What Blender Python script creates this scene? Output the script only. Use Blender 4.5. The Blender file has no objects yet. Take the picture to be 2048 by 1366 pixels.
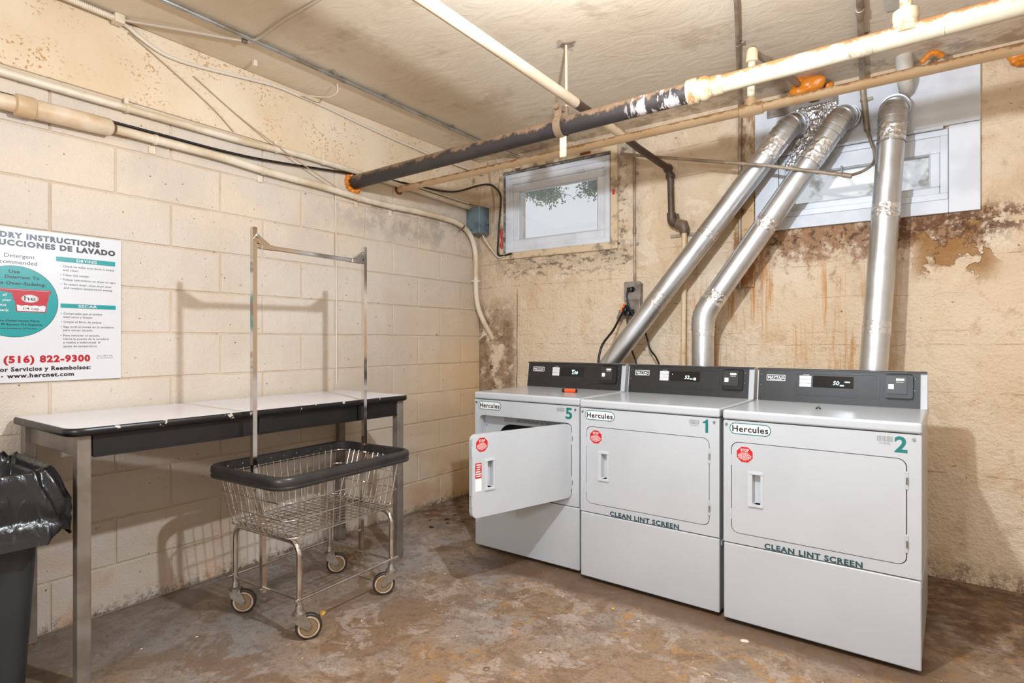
import bpy, bmesh, math, random
from mathutils import Vector, Matrix, noise as mnoise
from mathutils.geometry import tessellate_polygon

random.seed(7)
S = bpy.context.scene
COL = S.collection
R = math.radians
PI = math.pi

# ------------------------------------------------------------------ camera
cam_d = bpy.data.cameras.new('camera')
cam_d.sensor_width = 36.0
cam_d.lens = 1165.0 / 2048.0 * 36.0
cam_d.clip_start = 0.05
cam = bpy.data.objects.new('camera', cam_d)
COL.objects.link(cam)
cam.location = (2.897, -3.61, 1.18)
cam.rotation_euler = (PI / 2, 0, 0.621)
S.camera = cam

# ------------------------------------------------------------------ world, lights, exposure
W = bpy.data.worlds.new('overcast_sky')
S.world = W
W.use_nodes = True
bg = W.node_tree.nodes['Background']
bg.inputs[0].default_value = (0.90, 0.95, 1.0, 1)
bg.inputs[1].default_value = 0.60


def lamp(name, loc, power, col, rad):
    d = bpy.data.lights.new(name, 'POINT')
    d.energy = power
    d.color = col
    d.shadow_soft_size = rad
    o = bpy.data.objects.new(name, d)
    COL.objects.link(o)
    o.location = loc
    return o


LC = (0.86, 0.965, 1.10)
lamp('ceiling_bulb', (2.30, -2.34, 2.10), 92, LC, 0.026)
lamp('rear_fill_lamp', (3.10, -6.60, 1.95), 72, LC, 0.08)  # unseen lamp behind the camera, added for even fill
lamp('camera_flash', (2.20, -5.40, 1.55), 58, LC, 0.05)

S.view_settings.view_transform = 'Standard'
S.view_settings.look = 'None'
S.view_settings.gamma = 1.0
S.view_settings.use_curve_mapping = False
S.view_settings.exposure = 0.53

# light paths: enough bounces for a painted room, no caustics
S.cycles.max_bounces = 8
S.cycles.diffuse_bounces = 4
S.cycles.glossy_bounces = 3
S.cycles.transparent_max_bounces = 6
S.cycles.caustics_reflective = False
S.cycles.caustics_refractive = False


# ------------------------------------------------------------------ material helpers
def srgb(r, g, b):
    def f(c):
        c /= 255.0
        return c / 12.92 if c <= 0.04045 else ((c + 0.055) / 1.055) ** 2.4
    return (f(r), f(g), f(b), 1.0)


class NT:
    """small wrapper that builds a node material"""
    def __init__(self, name):
        self.m = bpy.data.materials.new(name)
        self.m.use_nodes = True
        self.t = self.m.node_tree
        self.b = self.t.nodes['Principled BSDF']
        self.out = self.t.nodes['Material Output']
        self._pos = self._obj = None

    def n(self, kind, **kw):
        nd = self.t.nodes.new(kind)
        for k, v in kw.items():
            setattr(nd, k, v)
        return nd

    def link(self, a, b):
        self.t.links.new(a, b)

    def put(self, sock, v):
        if hasattr(v, 'is_output'):
            self.link(v, sock)
        else:
            sock.default_value = v

    def pos(self):
        if not self._pos:
            self._pos = self.n('ShaderNodeNewGeometry').outputs['Position']
        return self._pos

    def obj(self):
        if not self._obj:
            self._obj = self.n('ShaderNodeTexCoord').outputs['Object']
        return self._obj

    def normal(self):
        return self.n('ShaderNodeNewGeometry').outputs['Normal']

    def xyz(self, v):
        s = self.n('ShaderNodeSeparateXYZ')
        self.link(v, s.inputs[0])
        return s.outputs

    def scale(self, v, s):
        m = self.n('ShaderNodeVectorMath', operation='MULTIPLY')
        self.link(v, m.inputs[0])
        m.inputs[1].default_value = s
        return m.outputs[0]

    def noise(self, v, scale, detail=4.0, rough=0.55, dist=0.0):
        nd = self.n('ShaderNodeTexNoise')
        self.link(v, nd.inputs['Vector'])
        nd.inputs['Scale'].default_value = scale
        nd.inputs['Detail'].default_value = min(detail, 4.5)
        nd.inputs['Roughness'].default_value = rough
        nd.inputs['Distortion'].default_value = dist
        return nd.outputs['Fac']

    def voro(self, v, scale, feature='F1', rnd=1.0):
        nd = self.n('ShaderNodeTexVoronoi', feature=feature)
        self.link(v, nd.inputs['Vector'])
        nd.inputs['Scale'].default_value = scale
        nd.inputs['Randomness'].default_value = rnd
        return nd.outputs['Distance']

    def rng(self, f, a, b, c=0.0, d=1.0):
        nd = self.n('ShaderNodeMapRange', interpolation_type='SMOOTHSTEP')
        self.put(nd.inputs['Value'], f)
        nd.inputs['From Min'].default_value = a
        nd.inputs['From Max'].default_value = b
        nd.inputs['To Min'].default_value = c
        nd.inputs['To Max'].default_value = d
        return nd.outputs['Result']

    def math(self, op, a, b=0.0):
        nd = self.n('ShaderNodeMath', operation=op)
        self.put(nd.inputs[0], a)
        self.put(nd.inputs[1], b)
        return nd.outputs[0]

    def mul(self, *a):
        r = a[0]
        for x in a[1:]:
            r = self.math('MULTIPLY', r, x)
        return r

    def add(self, *a):
        r = a[0]
        for x in a[1:]:
            r = self.math('ADD', r, x)
        return r

    def band(self, v, lo, hi, soft):
        return self.mul(self.rng(v, lo - soft, lo + soft), self.rng(v, hi - soft, hi + soft, 1.0, 0.0))

    def line(self, v, at, w):
        d = self.math('ABSOLUTE', self.math('SUBTRACT', v, at))
        return self.rng(d, w * 0.4, w, 1.0, 0.0)

    def mix(self, f, a, b):
        nd = self.n('ShaderNodeMix', data_type='RGBA')
        self.put(nd.inputs[0], f)
        self.put(nd.inputs[6], a)
        self.put(nd.inputs[7], b)
        return nd.outputs[2]

    def bump(self, h, strength=0.3, dist=0.01, base=None):
        nd = self.n('ShaderNodeBump')
        nd.inputs['Strength'].default_value = strength
        nd.inputs['Distance'].default_value = dist
        self.link(h, nd.inputs['Height'])
        if base is not None:
            self.link(base, nd.inputs['Normal'])
        self.link(nd.outputs[0], self.b.inputs['Normal'])
        return nd.outputs[0]

    def col(self, c):
        self.put(self.b.inputs['Base Color'], c)

    def rough(self, r):
        self.put(self.b.inputs['Roughness'], r)

    def metal(self, r):
        self.put(self.b.inputs['Metallic'], r)


MATS = {}


def simple(name, c, rough=0.5, metal=0.0, c2=None, nscale=8.0, lo=0.4, hi=0.65, bump=0.0, bscale=40.0, bdist=0.002):
    k = NT(name)
    k.rough(rough)
    k.metal(metal)
    if c2:
        k.col(k.mix(k.rng(k.noise(k.obj(), nscale), lo, hi), c, c2))
    else:
        v = tuple(x * 0.93 for x in c[:3]) + (1,)
        k.col(k.mix(k.noise(k.obj(), nscale), c, v))
    if bump:
        k.bump(k.noise(k.obj(), bscale), bump, bdist)
    MATS[name] = k.m
    return k


# ---- block wall paint: cream, with specks and a dirty foot; warm light painted in towards the low corner
k = NT('cream_block_paint')
p = k.pos(); o = k.xyz(p)
c = k.mix(k.rng(k.noise(p, 1.6, 5), 0.35, 0.7), srgb(207, 194, 179), srgb(199, 183, 164))
warm_light = k.mul(k.rng(k.add(o[1], k.mul(k.noise(p, 2.2, 3), 0.7)), -0.75, 0.35), k.rng(k.add(o[2], k.mul(k.noise(p, 3.0, 3), 0.3)), 1.9, 1.0))
c = k.mix(k.mul(warm_light, 0.85), c, srgb(228, 192, 144))
up = k.mul(k.rng(k.noise(p, 2.0, 4), 0.38, 0.62), k.rng(o[2], 1.6, 1.9))
c = k.mix(k.mul(up, 0.5), c, srgb(226, 204, 174))
c = k.mix(k.mul(k.rng(k.noise(p, 22, 3, 0.7), 0.66, 0.72), 0.55), c, srgb(150, 130, 104))
c = k.mix(k.rng(k.noise(p, 55, 2, 0.5), 0.725, 0.75), c, srgb(74, 58, 44))
# cobweb grey soot near the upper corner
soot = k.mul(k.band(o[2], 1.86, 2.12, 0.09), k.rng(o[1], -1.7, -1.0), k.rng(k.noise(p, 7, 6, 0.7), 0.42, 0.62))
c = k.mix(k.mul(soot, 0.6), c, srgb(150, 142, 130))
foot = k.mul(k.rng(k.add(o[2], k.mul(k.noise(p, 14, 5, 0.7), 0.16)), 0.15, 0.06), k.rng(k.noise(p, 30, 4, 0.8), 0.42, 0.56))
c = k.mix(foot, c, srgb(70, 60, 52))
pink = k.mul(k.rng(o[2], 0.45, 0.1), k.rng(k.noise(p, 5, 4), 0.5, 0.64))
c = k.mix(k.mul(pink, 0.5), c, srgb(205, 158, 122))
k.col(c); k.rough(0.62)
h = k.add(k.mul(k.noise(p, 110, 2, 0.6), 0.6), k.mul(k.noise(p, 12, 3), 1.0))
k.bump(h, 0.7, 0.007)
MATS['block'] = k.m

# ---- mortar / wall body behind the blocks
k = NT('painted_mortar')
p = k.pos(); o = k.xyz(p)
c = k.mix(k.rng(k.noise(p, 3, 5), 0.35, 0.7), srgb(206, 189, 167), srgb(194, 172, 144))
c = k.mix(k.rng(k.noise(p, 30, 4, 0.7), 0.64, 0.74), c, srgb(130, 106, 80))
k.col(c); k.rough(0.8)
k.bump(k.noise(p, 60, 4), 0.5, 0.006)
MATS['mortar'] = k.m

# ---- plaster band above the blocks, speckled with flaking ochre
k = NT('speckled_plaster')
p = k.pos(); o = k.xyz(p)
c = k.mix(k.rng(k.noise(p, 1.5, 4), 0.35, 0.7), srgb(228, 208, 180), srgb(216, 190, 154))
fl = k.mul(k.rng(k.noise(k.scale(p, (1, 1, 1.3)), 62, 3, 0.6), 0.585, 0.64), k.rng(k.noise(p, 4.0, 3), 0.42, 0.6))
c = k.mix(k.mul(fl, 0.85), c, srgb(188, 132, 66))
c = k.mix(k.mul(k.rng(k.noise(p, 5, 6, 0.7), 0.56, 0.72), k.rng(o[1], -0.9, -0.15)), c, srgb(120, 92, 58))
k.col(c); k.rough(0.8)
k.bump(k.add(k.noise(p, 40, 4), k.mul(fl, 0.8)), 0.4, 0.006)
MATS['plaster_speck'] = k.m

# ---- back wall: tan painted concrete, board marks, rust, damp corner
k = NT('tan_stained_concrete')
p = k.pos(); o = k.xyz(p)
c = k.mix(k.rng(k.noise(p, 1.4, 5), 0.36, 0.66), srgb(226, 204, 176), srgb(217, 191, 158))
c = k.mix(k.mul(k.rng(k.noise(p, 4.5, 5, 0.65), 0.52, 0.68), 0.6), c, srgb(204, 172, 132))
# right hand side paler
c = k.mix(k.mul(k.rng(o[0], 2.6, 3.1), k.rng(k.noise(p, 2.4, 4), 0.35, 0.6), 0.6), c, srgb(226, 202, 172))
# fine dark pits
pit = k.mul(k.rng(k.noise(k.scale(p, (0.75, 1, 1.2)), 38, 3, 0.6), 0.655, 0.69), k.rng(k.noise(p, 3.3, 3), 0.42, 0.6))
c = k.mix(k.mul(pit, 0.8), c, srgb(96, 68, 40))
mot = k.mul(k.rng(k.noise(p, 8.5, 7, 0.74), 0.54, 0.66), 0.45)
c = k.mix(mot, c, srgb(186, 150, 108))
pale = k.mul(k.rng(k.noise(p, 3.1, 6, 0.7, 0.5), 0.56, 0.62), 0.45)
c = k.mix(pale, c, srgb(236, 220, 196))
# board lines
lines = None
wob = k.mul(k.math('SUBTRACT', k.noise(p, 3.0, 3), 0.5), 0.03)
zz = k.add(o[2], wob)
for at, w in ((1.163, 0.0035), (1.232, 0.002), (1.60, 0.004), (1.78, 0.003), (0.93, 0.003), (0.53, 0.006), (1.42, 0.002), (2.22, 0.003), (2.40, 0.004), (0.30, 0.003)):
    l = k.line(zz, at, w)
    lines = l if lines is None else k.math('MAXIMUM', lines, l)
lines = k.mul(lines, k.rng(k.noise(k.scale(p, (1, 1, 3)), 5.0, 4, 0.7), 0.44, 0.58))
c = k.mix(k.mul(lines, 0.5), c, srgb(132, 96, 60))
# rust bleeding below the white panel
rn = k.noise(k.scale(p, (1, 1, 0.9)), 9, 6, 0.72)
under = k.mul(k.band(o[0], 1.93, 3.14, 0.06), k.rng(o[2], 1.2, 1.80), k.rng(o[2], 1.86, 1.83))
rust = k.rng(k.add(rn, k.mul(under, 0.30), k.mul(k.band(o[2], 1.62, 1.86, 0.1), under, 0.10)), 0.72, 0.90)
c = k.mix(k.mul(rust, 0.8, k.rng(under, 0.0, 0.1)), c, srgb(140, 90, 46))
dark = k.mul(k.band(o[0], 1.95, 3.2, 0.05), k.band(o[2], 1.66, 1.84, 0.07), k.rng(k.noise(p, 26, 5, 0.75), 0.50, 0.60))
c = k.mix(k.mul(dark, 0.8), c, srgb(70, 40, 22))
st = k.noise(k.scale(p, (26, 1, 1.6)), 1.0, 4, 0.6)
streak = k.mul(k.rng(st, 0.49, 0.66), k.band(o[0], 1.62, 2.75, 0.15), k.band(o[2], 0.85, 1.75, 0.15), k.rng(k.noise(p, 2.6, 3), 0.35, 0.55))
c = k.mix(k.mul(streak, 0.85), c, srgb(194, 130, 58))
# peeled patches right of the ducts
pe = k.mul(k.band(o[0], 2.84, 3.16, 0.05), k.band(o[2], 1.50, 1.80, 0.06), k.rng(k.noise(p, 6.5, 5, 0.6, 0.4), 0.47, 0.50))
c = k.mix(k.mul(pe, 0.9), c, srgb(158, 112, 58))
pe2 = k.mul(k.band(o[0], 2.62, 3.3, 0.1), k.band(o[2], 1.70, 1.84, 0.04), k.rng(k.noise(p, 16, 6, 0.75), 0.45, 0.55))
c = k.mix(k.mul(pe2, 0.9), c, srgb(104, 66, 36))
# rusty strip between the pipe and the panel
rs = k.mul(k.band(o[0], 1.97, 2.10, 0.02), k.band(o[2], 1.45, 2.60, 0.05), k.rng(k.noise(k.scale(p, (3, 1, 1)), 7, 6, 0.7), 0.40, 0.60))
c = k.mix(k.mul(rs, 0.8), c, srgb(138, 92, 46))
# damp corner: bare grey-brown render with white efflorescence
cn = k.noise(p, 4.2, 6, 0.68)
corner = k.mul(k.rng(k.add(o[0], k.mul(k.noise(p, 9, 3), 0.10)), 0.44, 0.34), k.rng(k.add(o[2], k.mul(cn, 0.5)), 1.85, 1.55), k.rng(o[2], 0.3, 0.7))
cm = k.mul(corner, k.rng(cn, 0.40, 0.50))
cc = k.mix(k.rng(k.noise(p, 11, 5, 0.7), 0.36, 0.64), srgb(112, 84, 58), srgb(166, 136, 110))
c = k.mix(k.mul(cm, 0.9), c, cc)
c = k.mix(k.mul(corner, k.rng(k.noise(p, 7.0, 4, 0.6, 0.5), 0.60, 0.63), 0.8), c, srgb(232, 218, 200))
c = k.mix(k.mul(corner, k.rng(k.noise(p, 13, 6, 0.8), 0.60, 0.66), 0.9), c, srgb(58, 40, 28))
edge = k.mul(k.line(k.add(o[0], wob), 0.362, 0.006), k.rng(o[2], 1.62, 1.5), k.rng(k.noise(p, 8, 4), 0.35, 0.5))
c = k.mix(k.mul(edge, 0.8), c, srgb(92, 66, 44))
# grey grime round the first window
gx = k.mul(k.band(o[0], 0.12, 1.34, 0.07), k.band(o[2], 1.72, 2.7, 0.06))
gr = k.mul(gx, k.rng(k.noise(p, 6, 6, 0.7), 0.40, 0.62))
c = k.mix(k.mul(gr, 0.6), c, srgb(150, 138, 122))
gr2 = k.mul(k.band(o[0], 0.24, 1.3, 0.05), k.band(o[2], 1.66, 1.84, 0.05), k.rng(k.noise(k.scale(p, (1, 1, 2)), 13, 6, 0.75), 0.50, 0.60))
c = k.mix(k.mul(gr2, 0.75), c, srgb(88, 70, 58))
gr3 = k.mul(k.band(o[0], 1.14, 1.26, 0.03), k.rng(o[2], 1.75, 1.9), k.rng(k.noise(p, 20, 5, 0.75), 0.50, 0.60))
c = k.mix(k.mul(gr3, 0.75), c, srgb(92, 84, 76))
# dirt along the foot
foot = k.mul(k.rng(k.add(o[2], k.mul(k.noise(p, 9, 5, 0.7), 0.3)), 0.30, 0.12), k.rng(k.noise(p, 22, 4, 0.8), 0.40, 0.60))
c = k.mix(k.mul(foot, 0.85), c, srgb(84, 58, 36))
k.col(c); k.rough(0.75)
h = k.add(k.mul(k.noise(p, 55, 3, 0.65), 0.8), k.mul(k.noise(p, 10, 4, 0.6), 1.6), k.mul(pe, -0.9))
k.bump(h, 0.85, 0.013)
MATS['backwall'] = k.m

# ---- other walls
k = NT('cream_wall_paint')
p = k.pos()
k.col(k.mix(k.noise(p, 1.5, 5), srgb(238, 230, 220), srgb(232, 222, 210))); k.rough(0.8)
k.bump(k.noise(p, 40, 4), 0.3, 0.006)
MATS['otherwall'] = k.m

# ---- ceiling plaster with trowel strokes
k = NT('trowelled_ceiling_plaster')
p = k.pos(); o = k.xyz(p)
c = k.mix(k.rng(k.noise(p, 1.1, 5), 0.36, 0.66), srgb(232, 216, 192), srgb(220, 201, 173))
c = k.mix(k.mul(k.rng(k.noise(p, 3.0, 5, 0.7), 0.54, 0.70), 0.5), c, srgb(184, 162, 132))
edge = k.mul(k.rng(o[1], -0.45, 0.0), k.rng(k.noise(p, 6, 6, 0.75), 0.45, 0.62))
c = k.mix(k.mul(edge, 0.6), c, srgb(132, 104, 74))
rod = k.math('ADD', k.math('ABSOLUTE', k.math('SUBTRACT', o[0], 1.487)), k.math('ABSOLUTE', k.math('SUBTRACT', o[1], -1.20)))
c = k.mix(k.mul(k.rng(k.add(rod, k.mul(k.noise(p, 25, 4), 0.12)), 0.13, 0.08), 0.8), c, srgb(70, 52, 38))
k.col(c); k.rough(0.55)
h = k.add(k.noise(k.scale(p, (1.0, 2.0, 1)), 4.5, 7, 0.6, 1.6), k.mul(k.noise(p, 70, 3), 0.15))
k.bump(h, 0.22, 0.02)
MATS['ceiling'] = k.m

# ---- floor: worn grey concrete with ochre and brown stains
k = NT('worn_concrete_floor')
p = k.pos(); o = k.xyz(p)
n1 = k.noise(p, 1.3, 6, 0.62)
c = k.mix(k.rng(n1, 0.38, 0.62), srgb(150, 141, 133), srgb(146, 122, 100))
c = k.mix(k.mul(k.rng(k.noise(p, 2.7, 6, 0.7, 0.6), 0.48, 0.60), 0.6), c, srgb(146, 116, 84))
c = k.mix(k.mul(k.rng(k.noise(p, 5.5, 6, 0.72, 0.4), 0.56, 0.66), 0.7), c, srgb(176, 160, 148))
right = k.mul(k.rng(o[0], 0.9, 2.6), k.rng(k.noise(p, 2.0, 5, 0.7), 0.35, 0.55))
c = k.mix(k.mul(right, 0.45), c, srgb(148, 116, 84))
blue = k.mul(k.rng(o[0], 1.3, 0.6), k.rng(k.noise(p, 2.2, 4), 0.40, 0.6))
c = k.mix(k.mul(blue, 0.55), c, srgb(152, 150, 152))
c = k.mix(k.mul(k.rng(k.noise(p, 3.4, 7, 0.72, 0.8), 0.515, 0.565), 0.6), c, srgb(118, 86, 56))
c = k.mix(k.mul(k.rng(k.noise(k.scale(p, (1, 1.15, 1)), 4.6, 7, 0.7, 0.5), 0.55, 0.59), 0.6), c, srgb(178, 160, 146))
c = k.mix(k.mul(k.rng(k.noise(p, 6.2, 6, 0.72, 1.0), 0.57, 0.62), k.rng(o[0], 0.8, 1.6), 0.7), c, srgb(170, 124, 70))
grime_and_shade = k.mul(k.band(k.add(o[1], k.mul(k.noise(p, 9, 5, 0.7), 0.10)), -1.16, -0.9, 0.035), k.band(o[0], 0.9, 2.95, 0.1))  # brown grime plus painted shade along the dryer bottoms
c = k.mix(k.mul(grime_and_shade, 0.75), c, srgb(88, 62, 40))
lf = k.mul(k.rng(k.add(o[0], k.mul(k.noise(p, 1.6, 4), 0.8)), 1.5, 0.7), k.rng(k.add(o[1], k.mul(n1, 0.6)), -1.3, -1.9))
c = k.mix(k.mul(lf, 0.6), c, srgb(104, 92, 80))
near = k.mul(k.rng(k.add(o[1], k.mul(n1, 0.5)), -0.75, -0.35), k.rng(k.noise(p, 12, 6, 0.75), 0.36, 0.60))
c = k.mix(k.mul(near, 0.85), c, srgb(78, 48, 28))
c = k.mix(k.mul(k.rng(k.noise(p, 24, 6, 0.8), 0.50, 0.66), 0.65), c, srgb(98, 78, 60))
c = k.mix(k.mul(k.rng(k.noise(p, 7.5, 7, 0.75, 0.3), 0.52, 0.62), 0.5), c, srgb(112, 92, 76))
c = k.mix(k.mul(k.rng(k.noise(p, 90, 3, 0.6), 0.45, 0.7), 0.35), c, srgb(92, 76, 62))
c = k.mix(k.rng(k.noise(p, 70, 2, 0.5), 0.735, 0.76), c, srgb(196, 178, 150))
cr = k.math('ABSOLUTE', k.math('SUBTRACT', k.add(o[1], k.mul(k.noise(p, 5, 4), 0.06), k.mul(o[0], 0.1)), -1.26))
c = k.mix(k.mul(k.rng(cr, 0.004, 0.010, 1, 0), k.band(o[0], 2.2, 3.2, 0.05), k.rng(k.noise(p, 28, 4), 0.45, 0.55), 0.8), c, srgb(200, 176, 146))
k.col(c)
k.rough(k.rng(k.noise(p, 3.0, 5), 0.3, 0.7, 0.42, 0.72))
k.bump(k.add(k.noise(p, 30, 5, 0.7), k.mul(k.noise(p, 6, 5), 0.8)), 0.25, 0.006)
MATS['floor'] = k.m

# ---- metals, plastics, paint
simple('white_enamel', srgb(188, 190, 192), 0.22, 0, srgb(183, 185, 187), 2.0)
simple('white_plastic', srgb(196, 198, 200), 0.35)
simple('inner_white', srgb(184, 186, 188), 0.4)
simple('drum_steel', srgb(120, 120, 120), 0.35, 0.8)
simple('dark_gap', srgb(20, 20, 20), 0.8)
simple('console_black', srgb(35, 34, 34), 0.42, 0, srgb(30, 29, 29), 30)
simple('reader_black', srgb(20, 20, 21), 0.3)
simple('reader_face', srgb(46, 46, 47), 0.35)
simple('display_glass', srgb(12, 12, 14), 0.12)
simple('screw_steel', srgb(190, 190, 188), 0.25, 1.0)
simple('decal_white', srgb(236, 236, 234), 0.45)
simple('decal_grey', srgb(150, 150, 150), 0.5)
simple('decal_black', srgb(18, 15, 14), 0.5)
simple('decal_teal', srgb(6, 112, 106), 0.45)
simple('decal_teal_dark', srgb(30, 70, 74), 0.45)
simple('decal_red', srgb(198, 22, 16), 0.45)
simple('poster_white', srgb(212, 211, 212), 0.30)
simple('poster_teal', srgb(0, 142, 142), 0.32)
simple('poster_red', srgb(176, 8, 26), 0.32)
simple('poster_black', srgb(20, 17, 17), 0.35)
simple('orange_plastic', srgb(240, 92, 40), 0.35)
simple('black_plastic', srgb(24, 24, 24), 0.4)
simple('red_plastic', srgb(208, 30, 44), 0.4)
simple('tabletop_laminate', srgb(226, 224, 228), 0.28, 0, srgb(216, 214, 218), 1.5)
simple('black_edge', srgb(18, 15, 14), 0.35, 0, srgb(188, 176, 164), 22, 0.64, 0.66)
simple('apron_black', srgb(22, 19, 17), 0.45, 0, srgb(16, 14, 13), 14, bump=0.1)
simple('table_leg_grey', srgb(138, 128, 118), 0.38, 0.35, srgb(120, 108, 96), 9)
simple('chrome', srgb(222, 219, 214), 0.14, 1.0, srgb(196, 188, 178), 14)
simple('chrome_square', srgb(214, 206, 196), 0.09, 1.0)
simple('dull_zinc', srgb(176, 170, 160), 0.38, 0.9, srgb(150, 142, 130), 20)
simple('grey_rubber', srgb(52, 48, 46), 0.34, 0, srgb(42, 40, 38), 12)
simple('tyre_dark', srgb(48, 42, 37), 0.5)
simple('tyre_cream', srgb(200, 178, 150), 0.5, 0, srgb(176, 146, 112), 30)
simple('hub_brown', srgb(136, 112, 84), 0.5)
simple('bin_grey', srgb(44, 46, 48), 0.5, 0, srgb(37, 39, 41), 6, bump=0.1, bscale=120)
simple('insulation_cream', srgb(222, 202, 176), 0.5, 0, srgb(200, 168, 128), 5, bump=0.25, bscale=24, bdist=0.004)
simple('conduit_cream', srgb(224, 210, 188), 0.45, 0, srgb(206, 184, 152), 7, bump=0.15, bscale=50)
simple('cable_cream', srgb(220, 208, 188), 0.5)
simple('cable_black', srgb(20, 18, 17), 0.45)
simple('cable_grey', srgb(188, 174, 154), 0.5)
simple('wire_tan', srgb(176, 150, 116), 0.6)
simple('emt_grey', srgb(176, 176, 172), 0.35, 0.7, srgb(150, 140, 124), 8)
simple('emt_tan', srgb(168, 152, 132), 0.5, 0.2, srgb(134, 114, 92), 9)
simple('box_bluegrey', srgb(116, 134, 142), 0.4, 0.25, srgb(86, 98, 104), 8)
simple('outlet_grey', srgb(146, 136, 126), 0.5, 0.2, srgb(112, 98, 86), 14, bump=0.2)
simple('pvc_white', srgb(206, 198, 186), 0.45, 0, srgb(180, 168, 150), 6)
simple('vinyl_white', srgb(220, 222, 226), 0.35, 0, srgb(204, 206, 210), 5)
simple('board_white', srgb(220, 222, 226), 0.5, 0, srgb(206, 208, 212), 4, bump=0.12, bscale=30)
simple('casing_cream', srgb(214, 190, 156), 0.6, 0, srgb(150, 134, 112), 14, 0.5, 0.68, bump=0.3, bscale=30, bdist=0.004)
simple('rust_red', srgb(132, 64, 36), 0.8)
simple('sill_grime', srgb(96, 92, 90), 0.8, 0, srgb(170, 166, 160), 22, bump=0.6, bscale=40, bdist=0.01)
simple('leaf_green', srgb(96, 126, 74), 0.6, 0, srgb(70, 96, 58), 4)
simple('twig_brown', srgb(92, 84, 70), 0.8)
simple('crumb_yellow', srgb(222, 178, 78), 0.7)
simple('chip_white', srgb(232, 214, 190), 0.7)
simple('leaf_litter', srgb(48, 38, 30), 0.8)
simple('board_brown', srgb(206, 172, 128), 0.7, 0, srgb(150, 96, 52), 12, 0.42, 0.6, bump=0.3)

# galvanised duct
k = NT('galvanised_steel')
ob = k.obj()
k.col(k.mix(k.noise(ob, 20, 4), srgb(214, 216, 218), srgb(192, 194, 196)))
k.metal(1.0)
k.rough(k.rng(k.noise(ob, 9, 4), 0.3, 0.7, 0.32, 0.46))
MATS['galv'] = k.m
# crinkled foil
k = NT('crinkled_foil')
ob = k.obj()
k.col(srgb(226, 226, 226)); k.metal(1.0); k.rough(0.3)
k.bump(k.add(k.voro(ob, 48, 'F1'), k.mul(k.noise(ob, 80, 3), 0.4)), 0.5, 0.010)
MATS['foil'] = k.m
k = NT('smooth_foil_tape')
ob = k.obj()
k.col(srgb(216, 217, 219)); k.metal(1.0); k.rough(0.24)
k.bump(k.noise(ob, 45, 4, 0.6, 0.8), 0.5, 0.006)
MATS['tape'] = k.m


def pipe_paint(name, base, alt, top, topf, flakes=None, nlo=0.1):
    """pipe with rust or dust lying on its upper side"""
    k = NT(name)
    p = k.pos()
    c = k.mix(k.rng(k.noise(p, 5, 4), 0.35, 0.65), base, alt)
    nz = k.xyz(k.normal())[2]
    t = k.rng(k.add(nz, k.mul(k.math('SUBTRACT', k.noise(p, 15, 6, 0.75), 0.5), 3.2)), nlo, nlo + 0.6)
    c = k.mix(k.mul(t, topf), c, top)
    if flakes:
        col, x0, x1 = flakes
        xx = k.xyz(p)[0]
        f = k.mul(k.band(xx, x0, x1, 0.1), k.rng(k.noise(k.scale(p, (3, 1, 1)), 8, 6, 0.7), 0.52, 0.60))
        c = k.mix(f, c, col)
    k.col(c)
    k.rough(0.48)
    k.bump(k.noise(p, 60, 4), 0.2, 0.003)
    MATS[name] = k.m


pipe_paint('pipe_black', srgb(46, 40, 39), srgb(58, 50, 47), srgb(146, 116, 88), 0.75, (srgb(206, 192, 184), 1.85, 2.14), 0.05)
pipe_paint('pipe_white', srgb(214, 201, 176), srgb(206, 190, 158), srgb(168, 104, 48), 0.9, (srgb(60, 74, 50), 2.64, 2.70), 0.05)
pipe_paint('pipe_cream', srgb(226, 202, 168), srgb(216, 186, 146), srgb(150, 98, 54), 0.85, None, 0.12)
pipe_paint('pipe_gas_white', srgb(216, 194, 166), srgb(204, 178, 146), srgb(200, 164, 124), 0.5, None, 0.6)
pipe_paint('pipe_gas_dark', srgb(84, 66, 52), srgb(68, 52, 42), srgb(128, 98, 70), 0.6)
pipe_paint('hanger_rust', srgb(128, 106, 84), srgb(100, 80, 62), srgb(170, 136, 100), 0.6)
pipe_paint('coupling_paint', srgb(214, 200, 174), srgb(208, 188, 152), srgb(176, 104, 44), 0.9, (srgb(170, 92, 30), 2.08, 2.22), 0.3)
k = NT('orange_foam')
ob = k.obj()
k.col(k.mix(k.noise(ob, 14, 4), srgb(232, 146, 42), srgb(204, 110, 24))); k.rough(0.35)
k.bump(k.noise(ob, 40, 4), 0.4, 0.006)
MATS['foam'] = k.m
# bin bag
k = NT('black_polythene')
ob = k.obj()
k.col(srgb(20, 20, 22)); k.rough(0.24)
k.bump(k.add(k.noise(k.scale(ob, (1, 1, 0.45)), 16, 4, 0.5, 1.0), k.mul(k.noise(ob, 60, 3), 0.08)), 0.35, 0.02)
MATS['bag'] = k.m


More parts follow.
